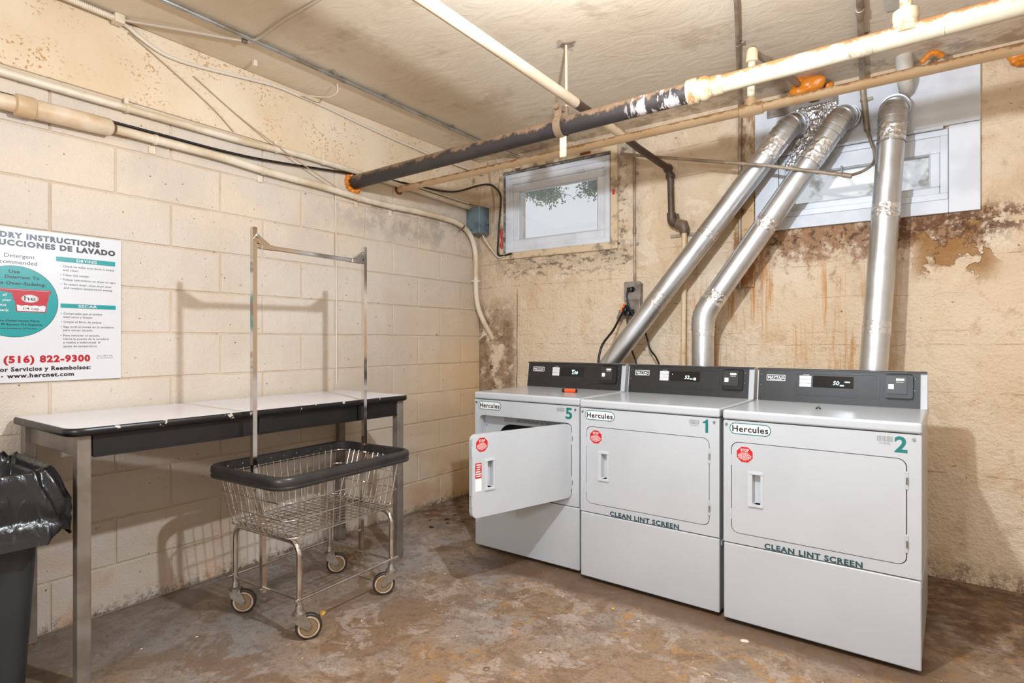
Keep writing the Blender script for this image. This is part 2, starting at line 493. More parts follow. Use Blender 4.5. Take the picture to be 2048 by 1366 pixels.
def glass(name, haze, smudge=None):
    k = NT(name)
    t = k.t
    t.nodes.remove(k.b)
    tr = k.n('ShaderNodeBsdfTransparent')
    gl = k.n('ShaderNodeBsdfGlossy')
    gl.inputs['Roughness'].default_value = 0.05
    df = k.n('ShaderNodeBsdfTranslucent')
    df.inputs[0].default_value = srgb(236, 238, 242)
    m1 = k.n('ShaderNodeMixShader')
    m2 = k.n('ShaderNodeMixShader')
    m1.inputs[0].default_value = 0.05
    if smudge:
        k.link(k.mix(k.rng(k.noise(k.pos(), 6, 6, 0.7), 0.50, 0.66), srgb(252, 252, 252), srgb(206, 202, 196)), tr.inputs[0])
        m2.inputs[0].default_value = haze
    else:
        m2.inputs[0].default_value = haze
    k.link(tr.outputs[0], m1.inputs[1]); k.link(gl.outputs[0], m1.inputs[2])
    k.link(m1.outputs[0], m2.inputs[1]); k.link(df.outputs[0], m2.inputs[2])
    k.link(m2.outputs[0], k.out.inputs[0])
    MATS[name] = k.m


glass('clear_pane', 0.12)
glass('frosted_pane', 0.10, True)


def emit(name, c, s):
    k = NT(name)
    k.put(k.b.inputs['Base Color'], c)
    k.put(k.b.inputs['Emission Color'], c)
    k.b.inputs['Emission Strength'].default_value = s
    MATS[name] = k.m


emit('led_digits', srgb(196, 236, 240), 1.2)
emit('led_lamp', srgb(236, 236, 190), 0.9)


# ------------------------------------------------------------------ mesh helpers
class MB:
    def __init__(self):
        self.v = []
        self.f = []

    def addv(self, pts):
        i = len(self.v)
        self.v += [tuple(p) for p in pts]
        return i

    def box(self, x0, x1, y0, y1, z0, z1):
        i = self.addv([(x0, y0, z0), (x1, y0, z0), (x1, y1, z0), (x0, y1, z0), (x0, y0, z1), (x1, y0, z1), (x1, y1, z1), (x0, y1, z1)])
        self.f += [[i + a for a in q] for q in ((0, 3, 2, 1), (4, 5, 6, 7), (0, 1, 5, 4), (1, 2, 6, 5), (2, 3, 7, 6), (3, 0, 4, 7))]
        return self

    def rbox(self, x0, x1, y0, y1, z0, z1, r=0.006, seg=2):
        bm = bmesh.new()
        bmesh.ops.create_cube(bm, size=1.0)
        for v in bm.verts:
            v.co = Vector(((x0 + x1) / 2 + v.co.x * (x1 - x0), (y0 + y1) / 2 + v.co.y * (y1 - y0), (z0 + z1) / 2 + v.co.z * (z1 - z0)))
        bmesh.ops.bevel(bm, geom=list(bm.edges), offset=r, segments=seg, profile=0.5, affect='EDGES')
        return self.bm(bm)

    def bm(self, bm):
        bm.verts.index_update()
        i = self.addv([v.co for v in bm.verts])
        self.f += [[i + v.index for v in f.verts] for f in bm.faces]
        bm.free()
        return self

    def obox(self, c, ax, ay, az):
        """oriented box: centre and three half axes"""
        c, ax, ay, az = map(Vector, (c, ax, ay, az))
        i = self.addv([c + sx * ax + sy * ay + sz * az for sz in (-1, 1) for sx, sy in ((-1, -1), (1, -1), (1, 1), (-1, 1))])
        self.f += [[i + a for a in q] for q in ((0, 3, 2, 1), (4, 5, 6, 7), (0, 1, 5, 4), (1, 2, 6, 5), (2, 3, 7, 6), (3, 0, 4, 7))]
        return self

    def tube(self, pts, r, n=12, caps=True, closed=False):
        """sweep a circle along points; r number or list"""
        P = [Vector(p) for p in pts]
        m = len(P)
        rs = r if isinstance(r, (list, tuple)) else [r] * m
        tang = []
        for j in range(m):
            if closed:
                t = (P[(j + 1) % m] - P[j - 1])
            elif j == 0:
                t = P[1] - P[0]
            elif j == m - 1:
                t = P[-1] - P[-2]
            else:
                t = (P[j + 1] - P[j]).normalized() + (P[j] - P[j - 1]).normalized()
            tang.append(t.normalized() if t.length > 1e-9 else Vector((0, 0, 1)))
        t0 = tang[0]
        up = Vector((0, 0, 1)) if abs(t0.z) < 0.9 else Vector((1, 0, 0))
        u = (up - t0 * up.dot(t0)).normalized()
        base = []
        for j in range(m):
            t = tang[j]
            u = (u - t * u.dot(t)).normalized()
            w = t.cross(u)
            base.append(self.addv([P[j] + rs[j] * (math.cos(a) * u + math.sin(a) * w) for a in [2 * PI * q / n for q in range(n)]]))
        for j in range(m - 1 + (1 if closed else 0)):
            a, b = base[j], base[(j + 1) % m]
            for q in range(n):
                q2 = (q + 1) % n
                self.f.append([a + q, a + q2, b + q2, b + q])
        if caps and not closed:
            self.f.append([base[0] + q for q in reversed(range(n))])
            self.f.append([base[-1] + q for q in range(n)])
        return self

    def cyl(self, a, b, r, n=16, r2=None):
        return self.tube([a, b], [r, r if r2 is None else r2], n)

    def sphere(self, c, r, n=12, m=8, sq=(1, 1, 1)):
        c = Vector(c)
        rings = []
        for j in range(m + 1):
            th = PI * j / m
            rings.append(self.addv([(c.x + sq[0] * r * math.sin(th) * math.cos(2 * PI * q / n), c.y + sq[1] * r * math.sin(th) * math.sin(2 * PI * q / n), c.z + sq[2] * r * math.cos(th)) for q in range(n)]))
        for j in range(m):
            for q in range(n):
                q2 = (q + 1) % n
                self.f.append([rings[j] + q, rings[j + 1] + q, rings[j + 1] + q2, rings[j] + q2])
        return self

    def prism(self, loops, y0, y1, fn=None):
        """extrude a polygon (first loop outer, others holes), points (a,b) -> fn(a,y,b)"""
        fn = fn or (lambda a, y, b: (a, y, b))
        tri = tessellate_polygon([[Vector((a, b, 0)) for a, b in L] for L in loops])
        flat = [q for L in loops for q in L]
        i0 = self.addv([fn(a, y0, b) for a, b in flat])
        i1 = self.addv([fn(a, y1, b) for a, b in flat])
        for t in tri:
            self.f.append([i0 + x for x in t])
            self.f.append([i1 + x for x in reversed(t)])
        s = 0
        for L in loops:
            n = len(L)
            for q in range(n):
                q2 = (q + 1) % n
                self.f.append([i0 + s + q, i1 + s + q, i1 + s + q2, i0 + s + q2])
            s += n
        return self

    def build(self, name, mat, parent=None, smooth=False, angle=None):
        me = bpy.data.meshes.new(name)
        me.from_pydata(self.v, [], self.f)
        bm = bmesh.new()
        bm.from_mesh(me)
        bmesh.ops.remove_doubles(bm, verts=bm.verts, dist=1e-6)
        bmesh.ops.recalc_face_normals(bm, faces=bm.faces)
        bm.to_mesh(me)
        bm.free()
        me.materials.append(MATS[mat])
        if smooth or angle:
            for p in me.polygons:
                p.use_smooth = True
            me.set_sharp_from_angle(angle=R(angle or 35))
        o = bpy.data.objects.new(name, me)
        COL.objects.link(o)
        if angle == 40:
            wn = o.modifiers.new('weighted_normals', 'WEIGHTED_NORMAL')
            wn.keep_sharp = True
        if parent:
            o.parent = parent
        return o


def rrect(x0, x1, z0, z1, r, n=6):
    pts = []
    for cx, cz, a0 in ((x1 - r, z0 + r, -90), (x1 - r, z1 - r, 0), (x0 + r, z1 - r, 90), (x0 + r, z0 + r, 180)):
        for q in range(n + 1):
            a = R(a0 + 90.0 * q / n)
            pts.append((cx + r * math.cos(a), cz + r * math.sin(a)))
    return pts


def fillet(pts, rad, n=6):
    """polyline with rounded corners"""
    P = [Vector(p) for p in pts]
    out = [P[0]]
    for j in range(1, len(P) - 1):
        a, b, c = P[j - 1], P[j], P[j + 1]
        d1 = (a - b); d2 = (c - b)
        l = min(rad, d1.length * 0.49, d2.length * 0.49)
        p1 = b + d1.normalized() * l
        p2 = b + d2.normalized() * l
        for q in range(n + 1):
            t = q / n
            out.append((1 - t) ** 2 * p1 + 2 * t * (1 - t) * b + t * t * p2)
    out.append(P[-1])
    return out


def spline(pts, n=6):
    """catmull-rom through the points"""
    P = [Vector(p) for p in pts]
    P = [P[0] * 2 - P[1]] + P + [P[-1] * 2 - P[-2]]
    out = []
    for j in range(1, len(P) - 2):
        p0, p1, p2, p3 = P[j - 1:j + 3]
        for q in range(n):
            t = q / n
            out.append(0.5 * ((2 * p1) + (p2 - p0) * t + (2 * p0 - 5 * p1 + 4 * p2 - p3) * t * t + (3 * p1 - p0 - 3 * p2 + p3) * t ** 3))
    out.append(P[-2])
    return out


def tag(o, label, cat, group=None, kind=None):
    if label:
        o['label'] = label
    if cat:
        o['category'] = cat
    if group:
        o['group'] = group
    if kind:
        o['kind'] = kind
    return o


def thing(name, label, cat, loc=(0, 0, 0), rz=0.0, group=None):
    o = bpy.data.objects.new(name, None)
    o.empty_display_size = 0.05
    COL.objects.link(o)
    o.location = loc
    o.rotation_euler = (0, 0, rz)
    return tag(o, label, cat, group)


def struct(o, label=None):
    o['kind'] = 'structure'
    if label:
        o['label'] = label
    return o


def text_mb(mb, s, x0, x1, base, h, fn, bold=0.0, shear=0.0, thick=0.0004, align='L', res=3):
    """letters set between x0 and x1 (or from x0 / to x1 when one is None), cap height h; fn(a, depth, b)"""
    cu = bpy.data.curves.new('t', 'FONT')
    cu.body = s
    cu.size = 1.0
    cu.offset = bold * 0.8
    cu.space_character = 1.0 + bold * 2.5
    cu.shear = shear
    cu.resolution_u = res
    ob = bpy.data.objects.new('t', cu)
    COL.objects.link(ob)
    dg = bpy.context.evaluated_depsgraph_get()
    me = bpy.data.meshes.new_from_object(ob.evaluated_get(dg))
    bpy.data.objects.remove(ob)
    bpy.data.curves.remove(cu)
    if not me.vertices:
        return mb
    xs = [v.co.x for v in me.vertices]
    lo, hi = min(xs), max(xs)
    sy = h / 0.729
    if x0 is not None and x1 is not None:
        sx = (x1 - x0) / (hi - lo)
        ox = x0 - lo * sx
    elif x0 is not None:
        sx = sy * 0.92
        ox = x0 - lo * sx
    else:
        sx = sy * 0.92
        ox = x1 - hi * sx
    i = mb.addv([fn(ox + v.co.x * sx, thick, base + v.co.y * sy) for v in me.vertices])
    for p in me.polygons:
        mb.f.append([i + q for q in p.vertices])
    bpy.data.meshes.remove(me)
    return mb

# ================================================================== THE ROOM
CEIL = 2.595
XR, YB = 4.7, -8.2           # right wall, wall behind the camera


def wall_grid(mb, xs, zs, holes, y0, y1):
    """slab in the xz plane with rectangular openings"""
    for i in range(len(xs) - 1):
        for j in range(len(zs) - 1):
            if any(xs[i] >= h[0] - 1e-6 and xs[i + 1] <= h[1] + 1e-6 and zs[j] >= h[2] - 1e-6 and zs[j + 1] <= h[3] + 1e-6 for h in holes):
                continue
            mb.box(xs[i], xs[i + 1], y0, y1, zs[j], zs[j + 1])


struct(MB().box(-0.3, XR + 0.2, YB - 0.2, 0.3, -0.12, 0).build('floor', 'floor'), 'worn stained grey and brown concrete floor')
struct(MB().box(-0.3, XR + 0.2, YB - 0.2, 0.3, CEIL, CEIL + 0.15).build('ceiling', 'ceiling'), 'trowelled tan plaster ceiling')
struct(MB().box(XR, XR + 0.2, YB, 0, 0, CEIL).build('wall_right', 'otherwall'), 'plain cream wall to the right of the dryers')
struct(MB().box(-0.2, XR + 0.2, YB - 0.2, YB, 0, CEIL).build('wall_front', 'otherwall'), 'plain cream wall behind the viewer')

H1 = (0.262, 1.137, 1.85, 2.45)
H2 = (2.20, 2.975, 1.885, 2.235)
mb = MB()
wall_grid(mb, [-0.2, H1[0], H1[1], H2[0], H2[1], XR + 0.2], [0, H1[2], H2[2], H2[3], H1[3], CEIL], [H1, H2], 0.0, 0.26)
wall_back = struct(mb.build('wall_back', 'backwall'), 'tan painted concrete back wall with rust stains and damp corner')

# left wall: body, blocks, plaster band
wl = struct(MB().box(-0.2, -0.0048, YB, 0.0, 0, CEIL).build('wall_left', 'mortar'), 'cream painted concrete block wall')
CH, BW = 0.2032, 0.4645
blk = MB().rbox(-0.012, 0.0, -(BW - 0.009), 0.0, 0.0, CH - 0.008, 0.0035, 2)
proto = None
cut = {}


def block(y1, y0, row, dx):
    """block from y1 (towards the corner) back to y0"""
    global proto
    w = y1 - y0
    if abs(w - BW) < 1e-3 and proto is not None:
        o = bpy.data.objects.new('block', proto.data)
        COL.objects.link(o)
        o.parent = wl
    else:
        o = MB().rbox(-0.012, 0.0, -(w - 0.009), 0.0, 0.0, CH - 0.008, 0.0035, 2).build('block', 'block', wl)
        if abs(w - BW) < 1e-3:
            proto = o
    o.location = (dx, y1 - 0.0045, row * CH + 0.004)
    return o


for row in range(11):
    off = 0.222 if row % 2 else 0.457
    ys = [0.0, -off]
    while ys[-1] > -3.7:
        ys.append(ys[-1] - BW)
    for a, b in zip(ys[:-1], ys[1:]):
        block(a, b, row, random.uniform(-0.0012, 0.0012))
mb = MB()
for row in range(11):
    off = 0.222 if row % 2 else 0.457
    y = -off
    while y > -3.7:
        y -= BW
    mb.box(-0.012, 0.0, YB, y - 0.004, row * CH + 0.004, row * CH + CH - 0.004)
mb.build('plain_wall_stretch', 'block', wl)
MB().rbox(-0.02, 0.006, YB, 0.0, 11 * CH + 0.012, CEIL - 0.001, 0.004).build('plaster_band', 'plaster_speck', wl)

# ------------------------------------------------------------------ window 1 (clear, cream casing)
w1 = struct(thing('window_1', None, None, (0.70, 0, 1.85)))
w1['label'] = 'small white vinyl basement window showing trees and grey sky'
x0, x1, z0, z1 = H1


def frame_ring(x0, x1, z0, z1, w, y0, y1, r=0.002):
    """rectangular ring as four bars"""
    mb = MB()
    mb.rbox(x0, x1, y0, y1, z0, z0 + w, r, 1)
    mb.rbox(x0, x1, y0, y1, z1 - w, z1, r, 1)
    mb.rbox(x0, x0 + w, y0, y1, z0 + w, z1 - w, r, 1)
    mb.rbox(x1 - w, x1, y0, y1, z0 + w, z1 - w, r, 1)
    return mb


def kids(parent, obs):
    for o in obs:
        o.parent = parent
        o.matrix_parent_inverse = Matrix.Translation(-parent.location)


kids(w1, [
    frame_ring(x0 - 0.055, x1 + 0.06, z0 - 0.045, z1 + 0.07, 0.05, -0.022, 0.03, 0.004).build('casing', 'casing_cream'),
    frame_ring(x0, x1, z0, z1, 0.034, -0.012, 0.12).build('frame', 'vinyl_white'),
    frame_ring(x0 + 0.03, x1 - 0.03, z0 + 0.03, z1 - 0.055, 0.022, 0.004, 0.10).build('frame_stop', 'vinyl_white'),
    MB().rbox(x0 + 0.03, x1 - 0.03, 0.0, 0.11, z1 - 0.075, z1 - 0.03, 0.002, 1).build('head_rail', 'vinyl_white'),
    frame_ring(x0 + 0.05, x1 - 0.05, z0 + 0.045, z1 - 0.075, 0.055, 0.014, 0.075, 0.004).build('sash', 'vinyl_white'),
    frame_ring(x0 + 0.103, x1 - 0.103, z0 + 0.098, z1 - 0.128, 0.010, 0.022, 0.05).build('glazing_bead', 'white_plastic'),
    MB().box(x0 + 0.10, x1 - 0.10, 0.045, 0.050, z0 + 0.09, z1 - 0.12).build('pane', 'clear_pane'),
    MB().rbox(x0 + 0.20, x0 + 0.24, -0.004, 0.02, z1 - 0.082, z1 - 0.062, 0.003).build('latch', 'white_plastic'),
    MB().rbox(x1 - 0.25, x1 - 0.20, -0.004, 0.02, z1 - 0.082, z1 - 0.062, 0.003).build('latch', 'white_plastic'),
    MB().rbox(x0 - 0.02, x1 + 0.07, -0.014, 0.02, z0 - 0.016, z0 - 0.002, 0.004).build('sill', 'sill_grime'),
    MB().box(x0 - 0.012, x0 - 0.001, -0.0235, 0.02, z0, z1 + 0.01).build('gap_sealant', 'sill_grime'),
    MB().box(x0 - 0.012, x1 + 0.002, -0.0235, 0.02, z1 + 0.001, z1 + 0.014).build('gap_sealant', 'sill_grime'),
    MB().rbox(x0 + 0.10, x0 + 0.145, -0.028, -0.02, z1 + 0.02, z1 + 0.032, 0.002).build('rusty_plate', 'rust_red'),
    MB().rbox(x1 - 0.22, x1 - 0.14, -0.030, -0.02, z1 + 0.028, z1 + 0.046, 0.003).build('rusty_plate', 'rust_red'),
])

# ------------------------------------------------------------------ window 2 inside its white boarding
w2 = struct(thing('window_2', None, None, (2.59, 0, 1.816)))
w2['label'] = 'white boarded panel with narrow frosted window behind the ducts'
px0, px1, pz0, pz1 = 2.073, 3.10, 1.816, 2.565
x0, x1, z0, z1 = H2
kids(w2, [
    MB().rbox(px0, px1, -0.026, 0.0, z1 + 0.012, pz1, 0.003).build('upper_board', 'board_white'),
    MB().rbox(px0, x0 - 0.002, -0.022, 0.0, pz0, z1 + 0.010, 0.003).build('side_board', 'board_white'),
    MB().rbox(x1 + 0.002, px1, -0.022, 0.0, pz0, z1 + 0.010, 0.003).build('side_board', 'board_white'),
    MB().rbox(x0 - 0.001, x1 + 0.001, -0.022, 0.0, pz0, z0 - 0.002, 0.003).build('lower_board', 'board_white'),
    MB().tube([(x0 - 0.01, -0.03, z1 + 0.006), (x1 - 0.02, -0.03, z1 + 0.006)], 0.010, 8).build('caulk_bead', 'vinyl_white'),
    frame_ring(x0, x1, z0, z1, 0.032, -0.012, 0.11).build('frame', 'vinyl_white'),
    frame_ring(x0 + 0.032, x1 - 0.032, z0 + 0.028, z1 - 0.028, 0.042, 0.006, 0.07, 0.004).build('sash', 'vinyl_white'),
    MB().rbox(x0 + 0.03, x1 - 0.03, 0.0, 0.07, z1 - 0.112, z1 - 0.03, 0.003).build('head_rail', 'vinyl_white'),
    frame_ring(x0 + 0.072, x1 - 0.072, z0 + 0.068, z1 - 0.110, 0.006, 0.012, 0.05).build('glazing_bead', 'white_plastic'),
    MB().box(x0 + 0.07, x1 - 0.07, 0.035, 0.040, z0 + 0.06, z1 - 0.08).build('pane', 'frosted_pane'),
    MB().rbox(x0 + 0.31, x0 + 0.318, -0.02, 0.01, z1 - 0.145, z1 - 0.105, 0.002).build('latch', 'decal_grey'),
])

# ================================================================== OUTSIDE: branches hanging over the window
def branch(name, label, pts, leaves, spread, seed):
    rnd = random.Random(seed)
    t = thing(name, label, 'branch', pts[0])
    sp = spline(pts, 5)
    mb = MB()
    org = Vector(pts[0])
    mb.tube([q - org for q in sp], [0.012 * (1 - 0.7 * i / len(sp)) + 0.002 for i in range(len(sp))], 6)
    lf = MB()
    for q in range(leaves):
        a = sp[rnd.randrange(2, len(sp))] - org
        d = Vector((rnd.gauss(0, spread), rnd.gauss(0, spread * 0.8), rnd.gauss(-spread * 0.35, spread * 0.6)))
        c = a + d
        if q % 9 == 0:
            mb.tube([a, a + d * 0.5 + Vector((0, 0, 0.01)), c], 0.0025, 5)
        L = rnd.uniform(0.022, 0.042)
        u = Vector((rnd.gauss(0, 1), rnd.gauss(0, 1), rnd.gauss(-0.6, 0.8))).normalized()
        w = u.cross(Vector((rnd.gauss(0, 1), rnd.gauss(0, 1), rnd.gauss(0, 1)))).normalized()
        nn = u.cross(w)
        i = lf.addv([c, c + u * L * 0.5 + w * L * 0.26, c + u * L, c + u * L * 0.5 - w * L * 0.26, c + u * L * 0.5 + nn * L * 0.12])
        lf.f += [[i, i + 1, i + 4], [i + 1, i + 2, i + 4], [i + 2, i + 3, i + 4], [i + 3, i, i + 4]]
    mb.build('stem', 'twig_brown', t)
    f = lf.build('foliage', 'leaf_green', t)
    f['kind'] = 'stuff'
    return t


branch('tree_branch', 'leafy green branch hanging at upper left of the small window', [(-0.95, 1.30, 3.10), (-0.55, 1.22, 2.86), (-0.36, 1.2, 2.76), (-0.20, 1.2, 2.70), (-0.08, 1.2, 2.62)], 2400, 0.075, 3)
branch('tree_branch', 'leafy green branch hanging at upper right of the small window', [(1.0, 1.3, 3.1), (0.64, 1.22, 2.86), (0.50, 1.2, 2.76), (0.42, 1.2, 2.68), (0.37, 1.2, 2.60)], 1900, 0.065, 5)

# ================================================================== PIPES UNDER THE CEILING
PY, PZ = -1.255, 2.172


def pz(x):
    return 2.160 + 0.0165 * x


t = thing('drain_pipe', 'large drain pipe under the ceiling, black at the left and white at the right', 'pipe', (0, PY, 2.16))
def rel(t, obs):
    kids(t, obs)


rel(t, [
    MB().tube([(-0.05, PY, pz(0)), (2.115, PY, pz(2.115))], 0.041, 28).build('black_section', 'pipe_black', angle=50),
    MB().tube([(2.10, PY, pz(2.1)), (3.9, PY, pz(3.9))], 0.0345, 28).build('white_section', 'pipe_white', angle=50),
    MB().tube([(2.095, PY, pz(2.1)), (2.10, PY, pz(2.1)), (2.135, PY, pz(2.13)), (2.14, PY, pz(2.14)), (2.15, PY, pz(2.15)), (2.155, PY, pz(2.15)), (2.175, PY, pz(2.17)), (2.185, PY, pz(2.18)), (2.235, PY, pz(2.23)), (2.24, PY, pz(2.24))],
              [0.041, 0.051, 0.051, 0.043, 0.043, 0.049, 0.048, 0.040, 0.038, 0.035], 28).build('coupling', 'coupling_paint', angle=40),
    MB().tube([(2.835, PY, pz(2.835)), (2.835, PY, 2.262)], [0.046, 0.034], 24).build('tee_saddle', 'pipe_white', angle=40),
    MB().tube([(2.835, PY, 2.25), (2.835, PY, 2.262), (2.835, PY, 2.285), (2.835, PY, 2.29)], [0.036, 0.039, 0.038, 0.024], 24).build('tee_collar', 'pipe_white', angle=40),
    MB().cyl((2.835, PY, 2.28), (2.835, PY, CEIL), 0.0185, 18).build('riser', 'pipe_white', angle=50),
    MB().tube([(2.735, PY, pz(2.735)), (2.739, PY, pz(2.739))], 0.0357, 28).build('joint_ring', 'pipe_white', angle=50),
    MB().tube([(2.935, PY, pz(2.935)), (2.938, PY, pz(2.938))], 0.0357, 28).build('joint_ring', 'pipe_white', angle=50),
])

t = thing('pipe_hanger', 'rusty clevis hanger on a rod holding the black pipe', 'pipe hanger', (1.50, PY, 2.20))
zz = pz(1.5)
ring = [(1.495, PY + 0.047 * math.cos(a), zz + 0.047 * math.sin(a)) for a in [R(-250 + 320 * q / 24) for q in range(25)]]
mb = MB()
pr = [Vector(q) for q in ring]
for a, b in zip(pr[:-1], pr[1:]):
    d = (b - a)
    nrm = Vector((0, -d.z, d.y)).normalized()
    mb.obox((a + b) / 2, (0.019, 0, 0), d / 2 * 1.05, nrm * 0.002)
rel(t, [
    mb.build('strap_ring', 'hanger_rust'),
    MB().box(1.476, 1.514, PY - 0.030, PY - 0.026, zz + 0.03, zz + 0.105).build('clevis_ear', 'hanger_rust'),
    MB().box(1.476, 1.514, PY + 0.026, PY + 0.030, zz + 0.03, zz + 0.105).build('clevis_ear', 'hanger_rust'),
    MB().cyl((1.495, PY - 0.045, zz + 0.085), (1.495, PY + 0.045, zz + 0.085), 0.008, 8).build('bolt', 'hanger_rust'),
    MB().cyl((1.495, PY - 0.048, zz + 0.085), (1.495, PY - 0.034, zz + 0.085), 0.014, 6).build('nut', 'hanger_rust'),
    MB().cyl((1.492, PY + 0.055, zz + 0.07), (1.487, -1.195, CEIL), 0.0065, 10).build('rod', 'pipe_gas_white'),
    MB().cyl((1.492, PY, zz + 0.095), (1.492, PY + 0.06, zz + 0.10), 0.012, 6).build('rod_nut', 'hanger_rust'),
])
TY = -0.871


def tz(x):
    return 2.200 + 0.007 * x


tag(MB().rbox(1.485, 1.521, PY + 0.002, PY + 0.007, 2.045, 2.142, 0.002, 1).build('pipe_strap', 'pipe_cream'), 'short tan metal strap hanging below the hanger of the black pipe', 'pipe strap')

t = thing('water_pipe', 'thin cream pipe with rusty top running below the ceiling past both windows', 'pipe', (0, TY, 2.2))
rel(t, [
    MB().tube([(-0.05, TY, tz(0)), (3.95, TY, tz(3.95))], 0.0205, 20).build('pipe_run', 'pipe_cream', angle=50),
    MB().tube([(2.20, TY, tz(2.2)), (2.205, TY, tz(2.2)), (2.30, TY, tz(2.3)), (2.305, TY, tz(2.3))], [0.0205, 0.027, 0.027, 0.0205], 20).build('tee_body', 'pipe_cream', angle=40),
    MB().tube([(2.25, TY, tz(2.25)), (2.25, TY, 2.262), (2.25, TY, 2.263)], [0.024, 0.024, 0.017], 18).build('tee_neck', 'pipe_cream', angle=40),
    MB().cyl((2.25, TY, 2.25), (2.255, TY, 2.44), 0.0165, 16).build('riser', 'pipe_white', angle=50),
    MB().tube([(2.255, TY, 2.425), (2.255, TY, 2.428), (2.255, TY, 2.452), (2.256, TY + 0.004, 2.475), (2.257, TY + 0.02, 2.492)], [0.017, 0.026, 0.025, 0.025, 0.016], 18).build('elbow', 'pipe_cream', angle=40),
    MB().tube([(2.256, TY + 0.01, 2.478), (2.30, -0.60, 2.50), (2.33, -0.25, 2.54), (2.34, 0.0, 2.56)], 0.015, 14).build('branch_run', 'emt_tan', angle=50),
    MB().cyl((-0.01, TY, tz(0)), (0.006, TY, tz(0)), 0.034, 16).build('wall_flange', 'rust_red'),
])

# gas pipe along the ceiling and down the wall
t = thing('gas_pipe', 'white and black gas pipe crossing the ceiling then dropping down the back wall', 'pipe', (1.52, -2.2, 2.33))
gz = 2.325
rel(t, [
    MB().tube([(1.56, -4.6, gz - 0.02), (1.524, -2.2, gz), (1.519, -1.16, gz)], 0.0235, 18).build('white_section', 'pipe_gas_white', angle=50),
    MB().tube([(1.519, -1.165, gz), (1.517, -1.02, gz)], 0.023, 18).build('dark_section', 'pipe_gas_dark', angle=50),
    MB().tube([(1.517, -1.02, gz), (1.512, -0.60, gz)], 0.0234, 18).build('white_section', 'pipe_cream', angle=50),
    MB().tube(fillet([(1.512, -0.605, gz), (1.51, -0.40, 2.315), (1.572, -0.075, 2.262), (1.582, -0.06, 2.18)], 0.03), 0.021, 16).build('dark_section', 'pipe_gas_dark', angle=50),
    MB().sphere((1.570, -0.078, 2.262), 0.031, 14, 10).build('elbow', 'pipe_gas_dark', smooth=True),
    MB().cyl((1.579, -0.062, 2.225), (1.580, -0.062, 2.205), 0.029, 16).build('elbow_collar', 'pipe_gas_dark', angle=40),
    MB().cyl((1.579, -0.062, 2.24), (1.586, -0.062, 1.965), 0.020, 16).build('drop', 'pipe_gas_dark', angle=50),
    MB().tube(fillet([(1.586, -0.062, 1.985), (1.588, -0.062, 1.925), (1.64, -0.062, 1.905)], 0.03), 0.028, 14).build('lower_elbow', 'pipe_gas_dark', angle=50),
    MB().tube([(1.615, -0.062, 1.915), (1.625, -0.062, 1.912), (1.66, -0.062, 1.90), (1.668, -0.062, 1.875), (1.668, -0.062, 1.850)], [0.022, 0.034, 0.036, 0.034, 0.026], 14).build('valve_body', 'hanger_rust', angle=40),
    MB().rbox(1.618, 1.634, -0.07, -0.054, 1.93, 1.975, 0.003).build('valve_key', 'pipe_gas_dark'),
    MB().rbox(1.56, 1.74, -0.012, 0.0, 1.838, 1.858, 0.002).build('pipe_bracket', 'emt_tan'),
    MB().cyl((1.668, -0.060, 1.86), (1.652, -0.055, 0.2), 0.0165, 14).build('lower_drop', 'pipe_cream', angle=50),
])

# ------------------------------------------------------------------ orange foam
def foam(label, c, size, seed, ax=(1, 1, 1), lumps=7):
    rnd = random.Random(seed)
    bm = bmesh.new()
    bmesh.ops.create_icosphere(bm, subdivisions=4, radius=1.0)
    cs = [(Vector((rnd.uniform(-1, 1) * ax[0], rnd.uniform(-1, 1) * ax[1], rnd.uniform(-1, 1) * ax[2])), rnd.uniform(0.25, 0.5)) for _ in range(lumps)]
    for v in bm.verts:
        d = v.co.copy()
        k = 1 + 0.28 * mnoise.noise(d * 1.6 + Vector((seed, 0, 0))) + 0.12 * mnoise.noise(d * 4.0)
        for (q, w) in cs:
            k += w * max(0.0, 1 - (d - q.normalized()).length / 0.7)
        v.co = Vector((d.x * ax[0], d.y * ax[1], d.z * ax[2])) * k * size
    mb = MB().bm(bm)
    o = mb.build('foam_sealant', 'foam', smooth=True, angle=80)
    o.location = c
    return tag(o, label, 'foam')


# irregular foam collar where the black pipe meets the left wall
rnd = random.Random(11)
mb = MB()
ringp = [(0.008 + 0.006 * rnd.random(), PY + (0.046 + 0.008 * rnd.random()) * math.cos(R(a)), pz(0) + (0.046 + 0.010 * rnd.random()) * math.sin(R(a)) - 0.004) for a in range(70, 340, 15)]
mb.tube(spline(ringp, 4), [0.009 + 0.007 * abs(math.sin(q * 0.61)) + 0.003 * math.sin(q * 1.7) for q in range((len(ringp) - 1) * 4 + 1)], 12)
tag(mb.build('foam_sealant', 'foam', smooth=True, angle=80), 'orange foam collar where the black pipe enters the block wall', 'foam')
foam('bulging orange foam above the left metal duct elbow', (2.372, -0.155, 2.537), 0.058, 4, (1.15, 0.9, 0.95))
foam('small orange foam knob beside the bulging foam', (2.468, -0.135, 2.528), 0.021, 9, (1.0, 0.9, 0.9), 4)
mb = MB()
arc = [(2.868, -0.12, 2.545), (2.885, -0.13, 2.562), (2.905, -0.135, 2.575), (2.925, -0.135, 2.573), (2.950, -0.11, 2.560)]
mb.tube(spline(arc, 5), [0.011 + 0.004 * abs(math.sin(q * 0.9)) for q in range(21)], 12)
tag(mb.build('foam_sealant', 'foam', smooth=True, angle=80), 'curled strip of orange foam at the ceiling above the right duct', 'foam')
foam('round orange foam blob at the far right below the ceiling', (3.238, -0.06, 2.49), 0.040, 17, (1.0, 0.8, 0.9), 4)

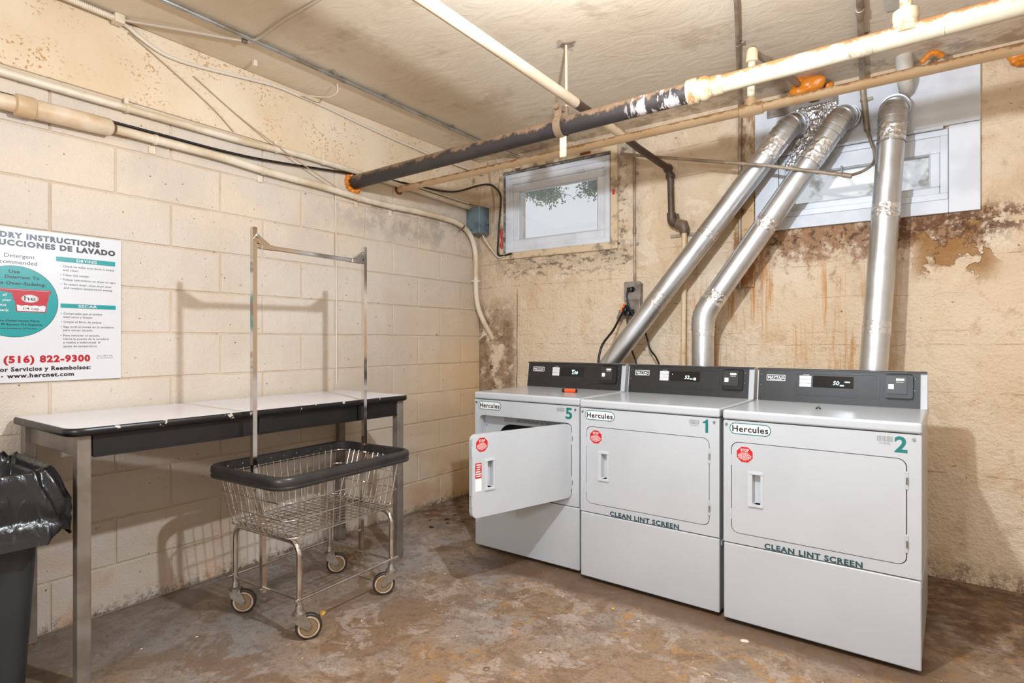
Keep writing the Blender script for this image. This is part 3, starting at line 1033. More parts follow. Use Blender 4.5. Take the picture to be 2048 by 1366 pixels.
# white pvc stub and its ceiling plate, brackets
t = thing('vent_stub', 'wide white plastic pipe stub dropping from the ceiling in front of white panel', 'pipe', (2.80, -0.13, 2.6))
rel(t, [
    MB().cyl((2.797, -0.13, CEIL), (2.800, -0.13, 2.50), 0.037, 22).build('stub', 'pvc_white', angle=50),
    MB().tube([(2.800, -0.13, 2.50), (2.801, -0.12, 2.47), (2.803, -0.07, 2.445), (2.803, -0.02, 2.44)], [0.034, 0.033, 0.03, 0.028], 20).build('bend', 'pvc_white', angle=60),
])
tag(MB().rbox(2.745, 2.80, -0.84, -0.65, CEIL - 0.008, CEIL, 0.003).build('ceiling_plate', 'pvc_white'), 'small white plate fixed to the ceiling beside the white riser', 'plate')

# ------------------------------------------------------------------ conduits
def conduit(name, label, pts, r, mat, cat='conduit', clips=(), clipmat=None, n=12, couplers=(), fil=0.04):
    t = thing(name, label, cat, pts[0])
    p = fillet(pts, fil) if fil else [Vector(q) for q in pts]
    obs = [MB().tube(p, r, n).build('tube', mat, angle=60)]
    P = [Vector(q) for q in pts]

    def at(s):
        i = min(int(s), len(P) - 2)
        f = s - i
        return P[i].lerp(P[i + 1], f), (P[i + 1] - P[i]).normalized()
    for s, wall in clips:
        c, d = at(s)
        w = Vector(wall)
        sd = d.cross(w).normalized()
        obs.append(MB().tube([c - d * 0.007, c + d * 0.007], r * 1.22, n).build('clip', clipmat or mat, angle=60))
        obs.append(MB().obox(c + sd * (r * 1.9) + w * (r * 0.6), d * 0.008, sd * r, w * r * 0.4).build('clip_foot', clipmat or mat))
    for s in couplers:
        c, d = at(s)
        obs.append(MB().tube([c - d * 0.022, c - d * 0.02, c + d * 0.02, c + d * 0.022], [r, r * 1.3, r * 1.3, r], n).build('coupler', clipmat or mat, angle=40))
    kids(t, obs)
    return t


wx = (-1, 0, 0); wy = (0, 1, 0); wz = (0, 0, 1)
conduit('wall_conduit', 'upper cream conduit along the left wall ending at the grey box',
        [(0.024, -4.2, 2.215), (0.024, -2.75, 2.206), (0.024, -1.95, 2.209), (0.024, -1.62, 2.231), (0.024, -1.35, 2.226), (0.024, -0.77, 2.221), (0.030, -0.165, 2.205)], 0.0165, 'conduit_cream',
        clips=((1.3, wx), (2.5, wx), (3.5, wx), (4.5, wx)), fil=0.12)
conduit('thin_wall_conduit', 'thin cream tube riding on top of the upper wall conduit by the window',
        [(0.020, -1.15, 2.252), (0.020, -0.6, 2.249), (0.026, -0.17, 2.236)], 0.007, 'cable_cream', clips=((0.5, wx), (1.4, wx)), n=8, fil=0.1)

t = thing('insulated_conduit', 'lower cream conduit on the left wall, fat wrapped section then bending down the corner', 'conduit', (0.04, -2.9, 2.09))
low = [(0.04, -2.56, 2.097), (0.036, -2.40, 2.098), (0.034, -2.09, 2.097), (0.034, -1.85, 2.084), (0.034, -1.49, 2.080), (0.034, -1.18, 2.067), (0.034, -0.96, 2.067), (0.034, -0.72, 2.075), (0.034, -0.45, 2.075), (0.035, -0.31, 2.064), (0.038, -0.20, 2.024), (0.040, -0.135, 1.955), (0.042, -0.105, 1.85), (0.042, -0.10, 1.65), (0.044, -0.09, 1.49), (0.065, -0.05, 1.36), (0.125, 0.01, 1.20)]
rel(t, [
    MB().tube([(0.042, -4.2, 2.075), (0.042, -2.86, 2.091)], 0.031, 18).build('thick_tube', 'insulation_cream', angle=60),
    MB().tube([(0.045, -2.905, 2.0905), (0.045, -2.90, 2.0905), (0.045, -2.845, 2.091), (0.045, -2.84, 2.091)], [0.03, 0.042, 0.042, 0.036], 20).build('wrapped_joint', 'insulation_cream', angle=50),
    MB().tube([(0.043, -2.85, 2.091), (0.043, -2.70, 2.094), (0.043, -2.585, 2.0965), (0.042, -2.575, 2.097)], [0.038, 0.038, 0.037, 0.026], 20).build('wrapped_sleeve', 'insulation_cream', angle=50),
    MB().tube(spline(low, 5), 0.0195, 16).build('tube', 'conduit_cream', angle=60),
])
for (x, y, z, a) in ((0.036, -2.40, 2.098, 0), (0.034, -1.87, 2.085, 0), (0.034, -1.23, 2.069, 0), (0.034, -0.95, 2.067, 0)):
    c = Vector((x, y, z))
    rel(t, [MB().tube([(x, y - 0.008, z), (x, y + 0.008, z)], 0.023, 16).build('strap', 'conduit_cream', angle=60),
            MB().rbox(0.0, 0.006, y - 0.014, y + 0.014, z - 0.058, z - 0.02, 0.002).build('strap_foot', 'conduit_cream')])
rel(t, [MB().tube([(0.012, -0.115, 1.647), (0.078, -0.095, 1.647)], 0.0075, 8).build('strap', 'conduit_cream'),
        MB().tube([(0.036, -0.262, 2.048), (0.036, -0.250, 2.041)], 0.0225, 14).build('wire_tie', 'hanger_rust'),
        MB().tube([(0.03, -0.29, 2.010), (0.05, -0.275, 2.03)], 0.003, 6).build('wire_tie', 'hanger_rust')])

t = thing('junction_box', 'blue-grey steel junction box in the upper corner beside the small window', 'electrical box', (0.075, -0.10, 2.0))
rel(t, [
    MB().rbox(0.004, 0.128, -0.170, -0.055, 2.005, 2.205, 0.006).build('box_body', 'box_bluegrey'),
    MB().rbox(0.122, 0.136, -0.176, -0.05, 2.000, 2.210, 0.006).build('box_lid', 'box_bluegrey'),
    MB().cyl((0.060, -0.172, 2.18), (0.060, -0.168, 2.18), 0.007, 8).build('screw', 'screw_steel'),
    MB().cyl((0.060, -0.172, 2.03), (0.060, -0.168, 2.03), 0.007, 8).build('screw', 'screw_steel'),
    MB().rbox(0.134, 0.142, -0.075, -0.065, 2.07, 2.085, 0.002).build('lid_catch', 'decal_black'),
])


def cable(name, label, pts, r, mat, cat='cable', n=8, m=8):
    o = MB().tube(spline(pts, n), r, m).build(name, mat, angle=70)
    return tag(o, label, cat)


cable('white_cable', 'white cable looping from the grey box to the window sill', [(0.10, -0.09, 2.0), (0.13, -0.06, 1.93), (0.17, -0.03, 1.86), (0.215, -0.03, 1.825), (0.27, -0.035, 1.832)], 0.0055, 'cable_cream')
cable('tan_cable', 'thin tan cable hanging down the corner behind the grey box', [(0.11, -0.04, CEIL - 0.02), (0.115, -0.02, 2.45), (0.135, -0.015, 2.36), (0.15, -0.015, 2.24), (0.142, -0.015, 2.10)], 0.005, 'wire_tan')
cable('black_cable', 'long black cable along the left wall looping down beside the small window',
      [(0.016, -4.0, 2.10), (0.016, -2.94, 2.128), (0.016, -2.40, 2.134), (0.018, -2.09, 2.135), (0.022, -1.81, 2.150), (0.024, -1.30, 2.205), (0.022, -0.90, 2.245), (0.025, -0.65, 2.258), (0.03, -0.35, 2.29), (0.06, -0.10, 2.385), (0.12, -0.035, 2.40), (0.185, -0.03, 2.36), (0.228, -0.03, 2.29), (0.222, -0.03, 2.15), (0.205, -0.03, 1.95), (0.203, -0.03, 1.86), (0.24, -0.035, 1.835), (0.33, -0.03, 1.845)], 0.0065, 'cable_black')
for i, (lab, pts) in enumerate((
    ('loose thin wire crossing the speckled plaster, upper of two', [(0.012, -2.50, 2.55), (0.012, -2.30, 2.44), (0.012, -2.12, 2.33), (0.012, -2.02, 2.25)]),
    ('loose thin wire crossing the left conduits down to the foam collar', [(0.012, -2.22, 2.46), (0.014, -1.98, 2.33), (0.05, -1.72, 2.20), (0.055, -1.42, 2.09)]),
)):
    cable('loose_wire', lab, pts, 0.003, 'wire_tan')

cable('ceiling_cable', 'white cable sagging along the joint of the left wall and ceiling',
      [(0.03, -3.6, 2.578), (0.03, -2.95, 2.576), (0.028, -2.70, 2.578), (0.026, -2.53, 2.572), (0.020, -2.46, 2.545), (0.018, -2.38, 2.515), (0.018, -2.30, 2.507), (0.018, -2.18, 2.515), (0.018, -1.99, 2.540), (0.018, -1.80, 2.563), (0.018, -1.65, 2.562), (0.018, -1.45, 2.555), (0.018, -1.20, 2.535), (0.02, -0.85, 2.515), (0.03, -0.45, 2.50), (0.06, -0.03, 2.49)], 0.0085, 'cable_cream')
# armoured cable: ribbed
t = thing('armoured_cable', 'ribbed armoured cable at the top left of the ceiling', 'cable', (0.05, -2.55, 2.57))
mb = MB()
pp = []
rr = []
a, b = Vector((0.085, -3.6, 2.573)), Vector((0.045, -2.545, 2.573))
for q in range(421):
    pp.append(a.lerp(b, q / 420.0)); rr.append(0.0125 if q % 3 else 0.0100)
rel(t, [mb.tube(pp, rr, 10).build('ribbed_sheath', 'conduit_cream', angle=80),
        MB().rbox(0.015, 0.065, -2.57, -2.53, 2.555, 2.595, 0.005).build('end_clamp', 'conduit_cream')])
cable('armoured_cable_tail', 'pair of flat cables leaving the ribbed cable across the ceiling', [(0.05, -2.54, 2.575), (0.16, -2.36, 2.578), (0.31, -2.135, 2.576), (0.345, -2.112, 2.578), (0.40, -2.105, 2.580), (0.62, -2.12, 2.582), (0.95, -2.13, 2.583), (2.2, -2.2, 2.583)], 0.0065, 'cable_grey')
tag(MB().rbox(0.305, 0.325, -2.145, -2.12, 2.565, 2.594, 0.004).build('cable_staple', 'hanger_rust'), 'rusty staple holding the flat cables to the ceiling', 'staple')
tag(MB().rbox(0.13, 0.15, -1.99, -1.97, 2.565, 2.595, 0.003).build('cable_clip', 'conduit_cream'), 'empty white cable clip on the ceiling above the left wall', 'clip')
cable('hanging_wire', 'short white wire dangling from the ceiling tube to the wall cable', [(0.30, -1.60, 2.572), (0.29, -1.595, 2.53), (0.22, -1.60, 2.52), (0.10, -1.63, 2.545), (0.03, -1.64, 2.56)], 0.0035, 'cable_cream')
conduit('ceiling_conduit', 'thin grey steel tube along the ceiling parallel to the left wall',
        [(0.335, -4.4, 2.58), (0.345, -2.5, 2.58), (0.345, -0.35, 2.58), (0.37, -0.12, 2.575), (0.47, 0.0, 2.53)], 0.0105, 'emt_grey',
        clips=((0.62, wz), (1.38, wz), (1.55, wz), (1.82, wz)), couplers=(1.42,), fil=0.08)
conduit('ceiling_conduit', 'grey steel tube on the ceiling left of the short white riser, dropping to the board',
        [(2.40, -3.0, 2.58), (2.26, -1.15, 2.58), (2.02, -0.16, 2.58), (1.992, -0.03, 2.52), (1.986, -0.022, 1.49)], 0.010, 'emt_tan',
        clips=((0.5, wz), (1.4, wz), (2.9, wy), (3.4, wy)), fil=0.06)
conduit('ceiling_conduit', 'brownish tube on the ceiling bending down between the middle and right ducts',
        [(2.84, -3.0, 2.578), (2.668, -0.86, 2.578), (2.618, -0.12, 2.578), (2.612, -0.045, 2.52), (2.635, -0.045, 2.285)], 0.0135, 'emt_tan',
        clips=((1.5, wz), (3.3, wy)), couplers=(1.15,), fil=0.06)
cable('flexible_lead', 'ribbed lead curving from the ceiling tube behind the right duct to the sloping tube',
      [(2.635, -0.05, 2.29), (2.652, -0.055, 2.22), (2.668, -0.07, 2.16), (2.668, -0.13, 2.09), (2.63, -0.21, 2.035), (2.572, -0.253, 2.010)], 0.0075, 'emt_tan')
conduit('sloping_conduit', 'thin tan tube sloping in front of the two left ducts',
        [(1.24, -0.03, 2.47), (1.245, -0.05, 2.425), (1.31, -0.09, 2.395), (1.616, -0.25, 2.277), (2.19, -0.255, 2.128), (2.576, -0.255, 2.009)], 0.0095, 'emt_tan', couplers=(4.97,), fil=0.04)
conduit('outlet_conduit', 'thin steel tube running straight down the wall to the outlet box',
        [(1.316, -0.018, 2.56), (1.318, -0.018, 2.2), (1.322, -0.018, 1.575)], 0.0088, 'emt_tan', clips=((0.75, wy), (1.6, wy)), couplers=(1.46,), fil=0)

# mounting board under the ceiling conduit
tag(MB().rbox(1.955, 2.068, -0.018, -0.001, 1.50, 2.02, 0.003).build('mounting_board', 'board_brown'), 'narrow rusty backing board behind the tube and the middle duct', 'board')

# outlet box and cords
t = thing('outlet_box', 'grey double outlet box with open cover on the back wall', 'outlet', (1.318, 0, 1.33))
mb = MB().prism([rrect(1.262, 1.378, 1.452, 1.572, 0.012), [(1.322 + 0.019 * math.cos(2 * PI * q / 20), 1.520 + 0.019 * math.sin(2 * PI * q / 20)) for q in range(20)]], -0.056, -0.046)
rel(t, [
    MB().rbox(1.268, 1.374, -0.050, 0.0, 1.33, 1.565, 0.008).build('box_body', 'outlet_grey'),
    mb.build('cover_plate', 'outlet_grey'),
    MB().cyl((1.322, -0.0515, 1.520), (1.322, -0.0505, 1.520), 0.018, 18).build('socket', 'dark_gap'),
    MB().rbox(1.30, 1.374, -0.055, -0.046, 1.345, 1.448, 0.004).build('lower_plate', 'outlet_grey'),
    MB().rbox(1.262, 1.302, -0.062, -0.040, 1.35, 1.42, 0.004).build('lower_socket', 'dark_gap'),
    MB().rbox(1.300, 1.335, -0.062, -0.050, 1.350, 1.390, 0.004).build('lower_socket', 'dark_gap'),
    MB().cyl((1.366, -0.058, 1.562), (1.366, -0.054, 1.562), 0.005, 8).build('screw', 'screw_steel'),
    MB().cyl((1.276, -0.058, 1.462), (1.276, -0.054, 1.462), 0.005, 8).build('screw', 'screw_steel'),
    MB().obox((1.235, -0.05, 1.35), (0.018, 0, -0.012), (0, 0.002, 0), (0.012, 0, 0.03)).build('open_flap', 'outlet_grey'),
])
MB().obox((1.262, -0.07, 1.40), (0.0055, 0, -0.003), (0, 0.004, 0), (0.011, 0, 0.026)).build('orange_tag', 'orange_plastic', t).matrix_parent_inverse = Matrix.Translation(-t.location)
t = thing('power_cord', 'black power cord with round plug hanging from the upper socket', 'power cord', (1.31, -0.06, 1.52))
rel(t, [MB().rbox(1.292, 1.328, -0.082, -0.052, 1.507, 1.533, 0.006).build('plug', 'black_plastic'),
        MB().tube(spline([(1.30, -0.078, 1.515), (1.298, -0.09, 1.47), (1.315, -0.085, 1.40), (1.345, -0.07, 1.33), (1.40, -0.06, 1.26), (1.425, -0.06, 1.20), (1.45, -0.07, 1.13), (1.50, -0.10, 1.08), (1.545, -0.15, 1.02), (1.57, -0.22, 0.95)], 7), 0.0062, 8).build('cord', 'cable_black', angle=70)])
t = thing('power_cord', 'black power cord arching from the lower socket in front of the left duct', 'power cord', (1.27, -0.06, 1.38))
rel(t, [MB().rbox(1.262, 1.290, -0.088, -0.055, 1.375, 1.40, 0.006).build('plug', 'black_plastic'),
        MB().tube(spline([(1.275, -0.085, 1.38), (1.265, -0.13, 1.33), (1.262, -0.22, 1.25), (1.245, -0.32, 1.17), (1.235, -0.355, 1.10), (1.23, -0.36, 1.03), (1.23, -0.35, 0.98)], 7), 0.0075, 8).build('cord', 'cable_black', angle=70)])
t = thing('power_cord', 'short black power cord passing behind the left duct to the middle dryer', 'power cord', (1.29, -0.06, 1.36))
rel(t, [MB().rbox(1.285, 1.312, -0.085, -0.055, 1.352, 1.378, 0.006).build('plug', 'black_plastic'),
        MB().tube(spline([(1.298, -0.08, 1.36), (1.30, -0.085, 1.30), (1.302, -0.08, 1.22), (1.325, -0.08, 1.13), (1.365, -0.10, 1.05), (1.39, -0.13, 0.98)], 7), 0.0062, 8).build('cord', 'cable_black', angle=70)])

# red scraps at the window edge
cable('red_strap', 'short red plastic strap hanging at the left edge of the small window', [(0.236, -0.03, 2.04), (0.238, -0.033, 1.99), (0.246, -0.035, 1.96), (0.240, -0.035, 1.92), (0.243, -0.033, 1.89)], 0.008, 'red_plastic', 'strap')
tag(MB().rbox(1.165, 1.18, -0.03, -0.021, 2.17, 2.205, 0.003).build('red_tag', 'red_plastic'), 'tiny red tag at the right edge of the small window', 'tag')
# cable on the block wall
cable('wall_wire', 'thin painted wire running straight down the block wall behind the rack', [(0.006, -1.385, 2.05), (0.006, -1.383, 1.7), (0.006, -1.38, 1.3), (0.006, -1.38, 0.92)], 0.004, 'cable_cream', 'wire')

# ================================================================== EXHAUST DUCTS
def along(pts, s):
    """point and direction at arc length s"""
    P = [Vector(q) for q in pts]
    for a, b in zip(P[:-1], P[1:]):
        l = (b - a).length
        if s <= l:
            return a.lerp(b, s / l), (b - a).normalized()
        s -= l
    return P[-1], (P[-1] - P[-2]).normalized()


def duct(label, pts, r, bends, tapes, seams, elbow_r=0.10):
    """galvanised duct: straight tubes, gored elbows at the inner points, foil tape bands"""
    t = thing('exhaust_duct', label, 'duct', pts[0], group=None)
    P = [Vector(q) for q in pts]
    obs = []
    ends = []
    cur = P[0]
    for j in range(1, len(P) - 1):
        a, b, c = P[j - 1], P[j], P[j + 1]
        d1 = (b - a).normalized(); d2 = (c - b).normalized()
        l = bends[j - 1]
        p1, p2 = b - d1 * l, b + d2 * l
        obs.append(MB().tube([cur, p1], r, 36).build('duct_tube', 'galv', angle=60))
        # four gores
        g = [p1]
        for q in range(1, 4):
            tt = q / 4.0
            g.append((1 - tt) ** 2 * p1 + 2 * tt * (1 - tt) * b + tt * tt * p2)
        g.append(p2)
        obs.append(MB().tube([p1 - d1 * 0.03] + g + [p2 + d2 * 0.02], r * 1.045, 36).build('elbow', 'galv', angle=25))
        for q in (0, 1, 2, 3, 4):
            if q == 0:
                d = d1
            elif q == 4:
                d = d2
            else:
                d = (g[q + 1] - g[q - 1]).normalized()
            obs.append(MB().tube([g[q] - d * 0.004, g[q] + d * 0.004], r * 1.085, 36).build('elbow_seam', 'galv', angle=60))
        obs.append(MB().tube([p1 - d1 * 0.032, p1 - d1 * 0.024], r * 1.085, 36).build('elbow_seam', 'galv', angle=60))
        cur = p2
    obs.append(MB().tube([cur, P[-1]], r, 36).build('duct_tube', 'galv', angle=60))
    for s, w, m in tapes:
        c, d = along(pts, s)
        n = 10
        mb = MB()
        mb.tube([c + d * (w * (q / n - 0.5)) for q in range(n + 1)], [r * 1.022 + 0.0012 * math.sin(q * 2.1 + s * 9) * (1 if m == 'foil' else 0.3) for q in range(n + 1)], 40, caps=False)
        obs.append(mb.build('foil_tape', m, angle=80))
    for s in seams:
        c, d = along(pts, s)
        obs.append(MB().tube([c - d * 0.003, c + d * 0.003], r * 1.03, 36).build('seam_ring', 'galv', angle=60))
    kids(t, obs)
    return t


DR = 0.0605
duct('left slanting galvanised exhaust duct rising behind the dryer with the open door', [(1.10, -0.27, 0.84), (2.292, -0.145, 2.375), (2.31, 0.0, 2.382)], DR, [0.075],
     [(0.755, 0.10, 'tape'), (1.24, 0.06, 'tape'), (1.79, 0.12, 'foil')], [0.75, 1.24])
duct('middle galvanised exhaust duct with a bend above the middle dryer', [(1.847, -0.28, 0.70), (1.852, -0.28, 1.335), (2.535, -0.145, 2.362), (2.55, 0.0, 2.37)], DR, [0.06, 0.075],
     [(0.54, 0.055, 'tape'), (0.735, 0.10, 'foil'), (1.22, 0.06, 'foil'), (1.66, 0.13, 'foil')], [1.22])
duct('right almost upright galvanised exhaust duct behind the nearest dryer', [(2.655, -0.28, 0.70), (2.755, -0.135, 2.362), (2.765, 0.0, 2.37)], DR, [0.075],
     [(0.55, 0.062, 'tape'), (1.13, 0.07, 'foil'), (1.52, 0.09, 'foil')], [0.55, 1.12])

# crumpled foil patch and dark opening round the left elbow
rnd = random.Random(21)
bm = bmesh.new()
bmesh.ops.create_grid(bm, x_segments=36, y_segments=48, size=0.5)
for v in list(bm.verts):
    u, w = v.co.x, v.co.y
    x = 2.395 + u * 0.20 + 0.012 * mnoise.noise(Vector((w * 6, 3, 0))) - 0.12 * max(0, -w)
    z = 2.315 + w * 0.33 + 0.012 * mnoise.noise(Vector((u * 6, 7, 0)))
    y = -0.034 - 0.016 * abs(mnoise.noise(Vector((u * 9, w * 11, 1)))) - 0.010 * abs(mnoise.noise(Vector((u * 22, w * 24, 5)))) - 0.03 * max(0, 0.25 - (u * u + w * w))
    v.co = Vector((x, y, z))
o = MB().bm(bm).build('foil_patch', 'foil', angle=25)
tag(o, 'crumpled silver foil stuck around the left duct elbow', 'foil')
m = o.modifiers.new('thickness', 'SOLIDIFY'); m.thickness = 0.0015
tag(MB().rbox(2.14, 2.50, -0.036, -0.0265, 2.46, 2.52, 0.003).build('vent_slot', 'outlet_grey'), 'dark grubby slot in the white panel above the left elbow', 'slot')

# ================================================================== DRYERS
DW, DD = 0.688, 0.675


def octagon(cx, cz, r):
    return [(cx + r * math.cos(R(22.5 + 45 * q)), cz + r * math.sin(R(22.5 + 45 * q))) for q in range(8)]


def pill(x0, x1, z0, z1, n=10):
    return rrect(x0, x1, z0, z1, (z1 - z0) / 2 - 1e-4, n)


def flat(loops, y, mat, name, parent, th=0.0006):
    return MB().prism(loops, y - th, y).build(name, mat, parent)


def dryer(label, x0, y0, ang, number, code, digits, extra, is_open=False, lint=True):
    t = thing('clothes_dryer', label, 'dryer', (x0, y0, 0.0), R(ang), group='white front-loading dryers in a row')
    # body
    mb = MB()
    mb.box(0.004, 0.012, 0.012, DD, 0.02, 0.853); mb.box(DW - 0.012, DW - 0.004, 0.012, DD, 0.02, 0.853)
    mb.box(0.004, DW - 0.004, DD - 0.008, DD, 0.02, 0.853)
    mb.box(0.004, DW - 0.004, 0.02, DD, 0.02, 0.028)
    mb.rbox(DW - 0.006, DW - 0.001, 0.03, DD - 0.02, 0.30, 0.32, 0.001, 1)
    mb.build('cabinet', 'white_enamel', t)
    for fx in (0.06, DW - 0.06):
        for fy in (0.06, DD - 0.06):
            MB().cyl((fx, fy, 0), (fx, fy, 0.022), 0.02, 12).build('foot', 'black_plastic', t)
    MB().rbox(0.002, DW - 0.002, 0.0, 0.02, 0.018, 0.3355, 0.006, 3).build('lower_panel', 'white_enamel', t, angle=40)
    dx0, dx1, dz0, dz1 = 0.036, 0.641, 0.385, 0.760
    # front panel with door opening
    mb = MB().prism([rrect(0.002, DW - 0.002, 0.3405, 0.8505, 0.005, 3), rrect(dx0 - 0.0028, dx1 + 0.0028, dz0 - 0.0028, dz1 + 0.0028, 0.030, 6)], 0.0, 0.022)
    mb.build('front_panel', 'white_enamel', t, angle=40)
    MB().box(0.012, DW - 0.012, 0.024, 0.03, 0.325, 0.35).build('seam_shadow_strip', 'dark_gap', t)
    # inner bulkhead with drum opening
    hole = rrect(0.13, 0.565, 0.43, 0.715, 0.09, 8)
    bulk = MB().prism([rrect(0.010, DW - 0.010, 0.345, 0.848, 0.004, 2), hole], 0.055, 0.060).build('bulkhead', 'inner_white', t, angle=40)
    mb = MB()
    lip = rrect(dx0 - 0.0028, dx1 + 0.0028, dz0 - 0.0028, dz1 + 0.0028, 0.030, 6)
    i0 = mb.addv([(a, 0.022, b) for a, b in lip]); i1 = mb.addv([(a, 0.055, b) for a, b in lip])
    for q in range(len(lip)):
        q2 = (q + 1) % len(lip)
        mb.f.append([i0 + q, i1 + q, i1 + q2, i0 + q2])
    mb.build('door_recess', 'inner_white', t, angle=40)
    if is_open:
        mb = MB()
        n = 40
        rings = []
        hole2 = rrect(0.13, 0.565, 0.43, 0.715, 0.09, 8)
        for (y, sc) in ((0.06, 1.0), (0.09, 0.99), (0.115, 1.05), (0.50, 1.15), (0.51, 0.02)):
            cx, cz = 0.3475, 0.5725
            rings.append(mb.addv([(cx + (a - cx) * sc, y, cz + (b - cz) * sc) for a, b in hole2]))
        L = len(hole2)
        for a, b in zip(rings[:-1], rings[1:]):
            for q in range(L):
                q2 = (q + 1) % L
                mb.f.append([a + q, b + q, b + q2, a + q2])
        mb.build('drum', 'drum_steel', t, angle=40)
        MB().tube([(0.20, 0.16, 0.735), (0.30, 0.30, 0.70), (0.36, 0.46, 0.66)], 0.014, 8).build('drum_vane', 'drum_steel', t, angle=60)
        # notice strip inside the opening
        flat([rrect(0.17, 0.60, 0.728, 0.752, 0.002, 2)], 0.0545, 'decal_grey', 'notice_strip', t)
        mb = MB()
        rr = random.Random(5)
        for row in range(3):
            x = 0.26
            while x < 0.56:
                w = rr.uniform(0.012, 0.035)
                mb.box(x, x + w, 0.0530, 0.0535, 0.7325 + row * 0.006, 0.7345 + row * 0.006)
                x += w + 0.008
        mb.build('notice_lines', 'decal_black', t)
        for zz in (0.70, 0.65, 0.42):
            MB().cyl((0.045, 0.050, zz), (0.045, 0.0555, zz), 0.004, 10).build('recess_screw', 'screw_steel', t)
    else:
        MB().box(0.13, 0.565, 0.10, 0.11, 0.43, 0.715).build('drum', 'drum_steel', t)
    # lid
    MB().rbox(-0.001, DW + 0.001, -0.006, DD - 0.005, 0.8535, 0.893, 0.010, 4).build('lid', 'white_enamel', t, angle=40)
    # ------------------------------------------------------------ console
    yb, yt = 0.520, 0.545
    zb, zt = 0.893, 1.047
    hs = MB()
    prof = [(yb + 0.003, zb), (yt + 0.003, zt), (yt + 0.02, zt + 0.004), (yt + 0.075, zt - 0.01), (yt + 0.10, zb)]
    hs.prism([prof], 0.001, DW - 0.001, fn=lambda a, y, b: (y, a, b))
    con = hs.build('console', 'white_enamel', t)

    def cf(a, d, b):
        """console face: a along, b height above the lid, d out of the face"""
        f = b / (zt - zb)
        return (a, yb + (yt - yb) * f - d * 0.987, zb + b - d * 0.16)

    def cplate(loops, d0, d1, mat, name, parent):
        return MB().prism(loops, d0, d1, fn=cf).build(name, mat, parent)
    pan = cplate([rrect(0.008, DW - 0.026, 0.002, 0.153, 0.002, 2)], 0.003, -0.004, 'console_black', 'control_panel', t)
    MB().prism([rrect(0.0, DW - 0.002, 0.150, 0.1545, 0.001, 1)], 0.006, -0.02, fn=cf).build('top_trim', 'console_black', t)
    # raised outline round the display field
    o_ = rrect(0.175, 0.515, 0.036, 0.140, 0.010, 4)
    i_ = rrect(0.179, 0.511, 0.040, 0.136, 0.007, 4)
    cplate([o_, i_], 0.0058, 0.002, 'reader_face', 'display_bezel', t)
    cplate([rrect(0.182, 0.508, 0.043, 0.133, 0.006, 4)], 0.0036, 0.002, 'console_black', 'display_field', t)
    cplate([rrect(0.250, 0.415, 0.074, 0.127, 0.003, 2)], 0.0048, 0.002, 'display_glass', 'display_window', t)
    for q in range(3):
        lb = cplate([rrect(0.192, 0.242, 0.075 + q * 0.0175, 0.0905 + q * 0.0175, 0.001, 1)], 0.0046, 0.003, 'decal_white', 'cycle_label', t)
        mb = MB()
        for r2 in range(2):
            mb.prism([[(0.197, 0.0795 + q * 0.0175 + r2 * 0.005), (0.236, 0.0795 + q * 0.0175 + r2 * 0.005), (0.236, 0.0807 + q * 0.0175 + r2 * 0.005), (0.197, 0.0807 + q * 0.0175 + r2 * 0.005)]], 0.0050, 0.0045, fn=cf)
        mb.build('label_lines', 'decal_grey', lb)
    mb = MB()
    text_mb(mb, 'CYCLES', 0.207, 0.233, 0.1285, 0.004, lambda a, d, b: cf(a, 0.0042 + d, b), 0.01)
    mb.build('lettering', 'decal_white', t)
    mb = MB()
    text_mb(mb, digits, 0.333, 0.333 + 0.0125 * len(digits.replace('.', '')) + (0.004 if '.' in digits else 0.0), 0.088, 0.018, lambda a, d, b: cf(a, 0.0050 + d, b), 0.012, 0.15)
    for (a, b, w) in extra:
        mb.prism([[(a, b), (a + w, b), (a + w, b + 0.0045), (a, b + 0.0045)]], 0.0056, 0.0048, fn=cf)
    mb.build('led_readout', 'led_digits', t)
    # maker's plate
    lg = cplate([rrect(0.045, 0.129, 0.098, 0.126, 0.001, 1), rrect(0.0475, 0.1265, 0.1005, 0.1235, 0.001, 1)], 0.0042, 0.002, 'decal_white', 'maker_plate', t)
    mb = MB()
    text_mb(mb, 'MAYTAG', 0.0515, 0.1225, 0.1075, 0.0125, lambda a, d, b: cf(a, 0.0040 + d, b), 0.03)
    mb.prism([[(0.058, 0.1025), (0.116, 0.1025), (0.112, 0.1048), (0.062, 0.1048)]], 0.0044, 0.003, fn=cf)
    mb.build('maker_lettering', 'decal_white', lg)
    for (a, b) in ((0.022, 0.128), (0.020, 0.078), (0.645, 0.128), (0.643, 0.078)):
        c0, c1 = Vector(cf(a, 0.002, b)), Vector(cf(a, 0.006, b))
        MB().tube([c0, c1], [0.0042, 0.003], 10).build('console_screw', 'screw_steel', t, angle=60)
    # card reader
    rd = MB().prism([rrect(0.535, 0.637, 0.046, 0.146, 0.010, 4)], 0.020, 0.0, fn=cf).build('card_reader', 'reader_black', t, angle=40)
    cplate([rrect(0.541, 0.616, 0.066, 0.141, 0.004, 3)], 0.0255, 0.018, 'reader_face', 'reader_plate', rd)
    cplate([rrect(0.543, 0.616, 0.058, 0.062, 0.001, 2)], 0.0235, 0.018, 'reader_face', 'card_slot_lip', rd)
    cplate([rrect(0.549, 0.569, 0.085, 0.106, 0.001, 1)], 0.0262, 0.024, 'decal_white', 'reader_label', rd)
    mb = MB()
    for q in range(4):
        mb.prism([[(0.577 + q * 0.0075, 0.122), (0.5835 + q * 0.0075, 0.122), (0.5835 + q * 0.0075, 0.131), (0.577 + q * 0.0075, 0.131)]], 0.0262, 0.025, fn=cf)
    mb.build('reader_lamps', 'led_lamp', rd)
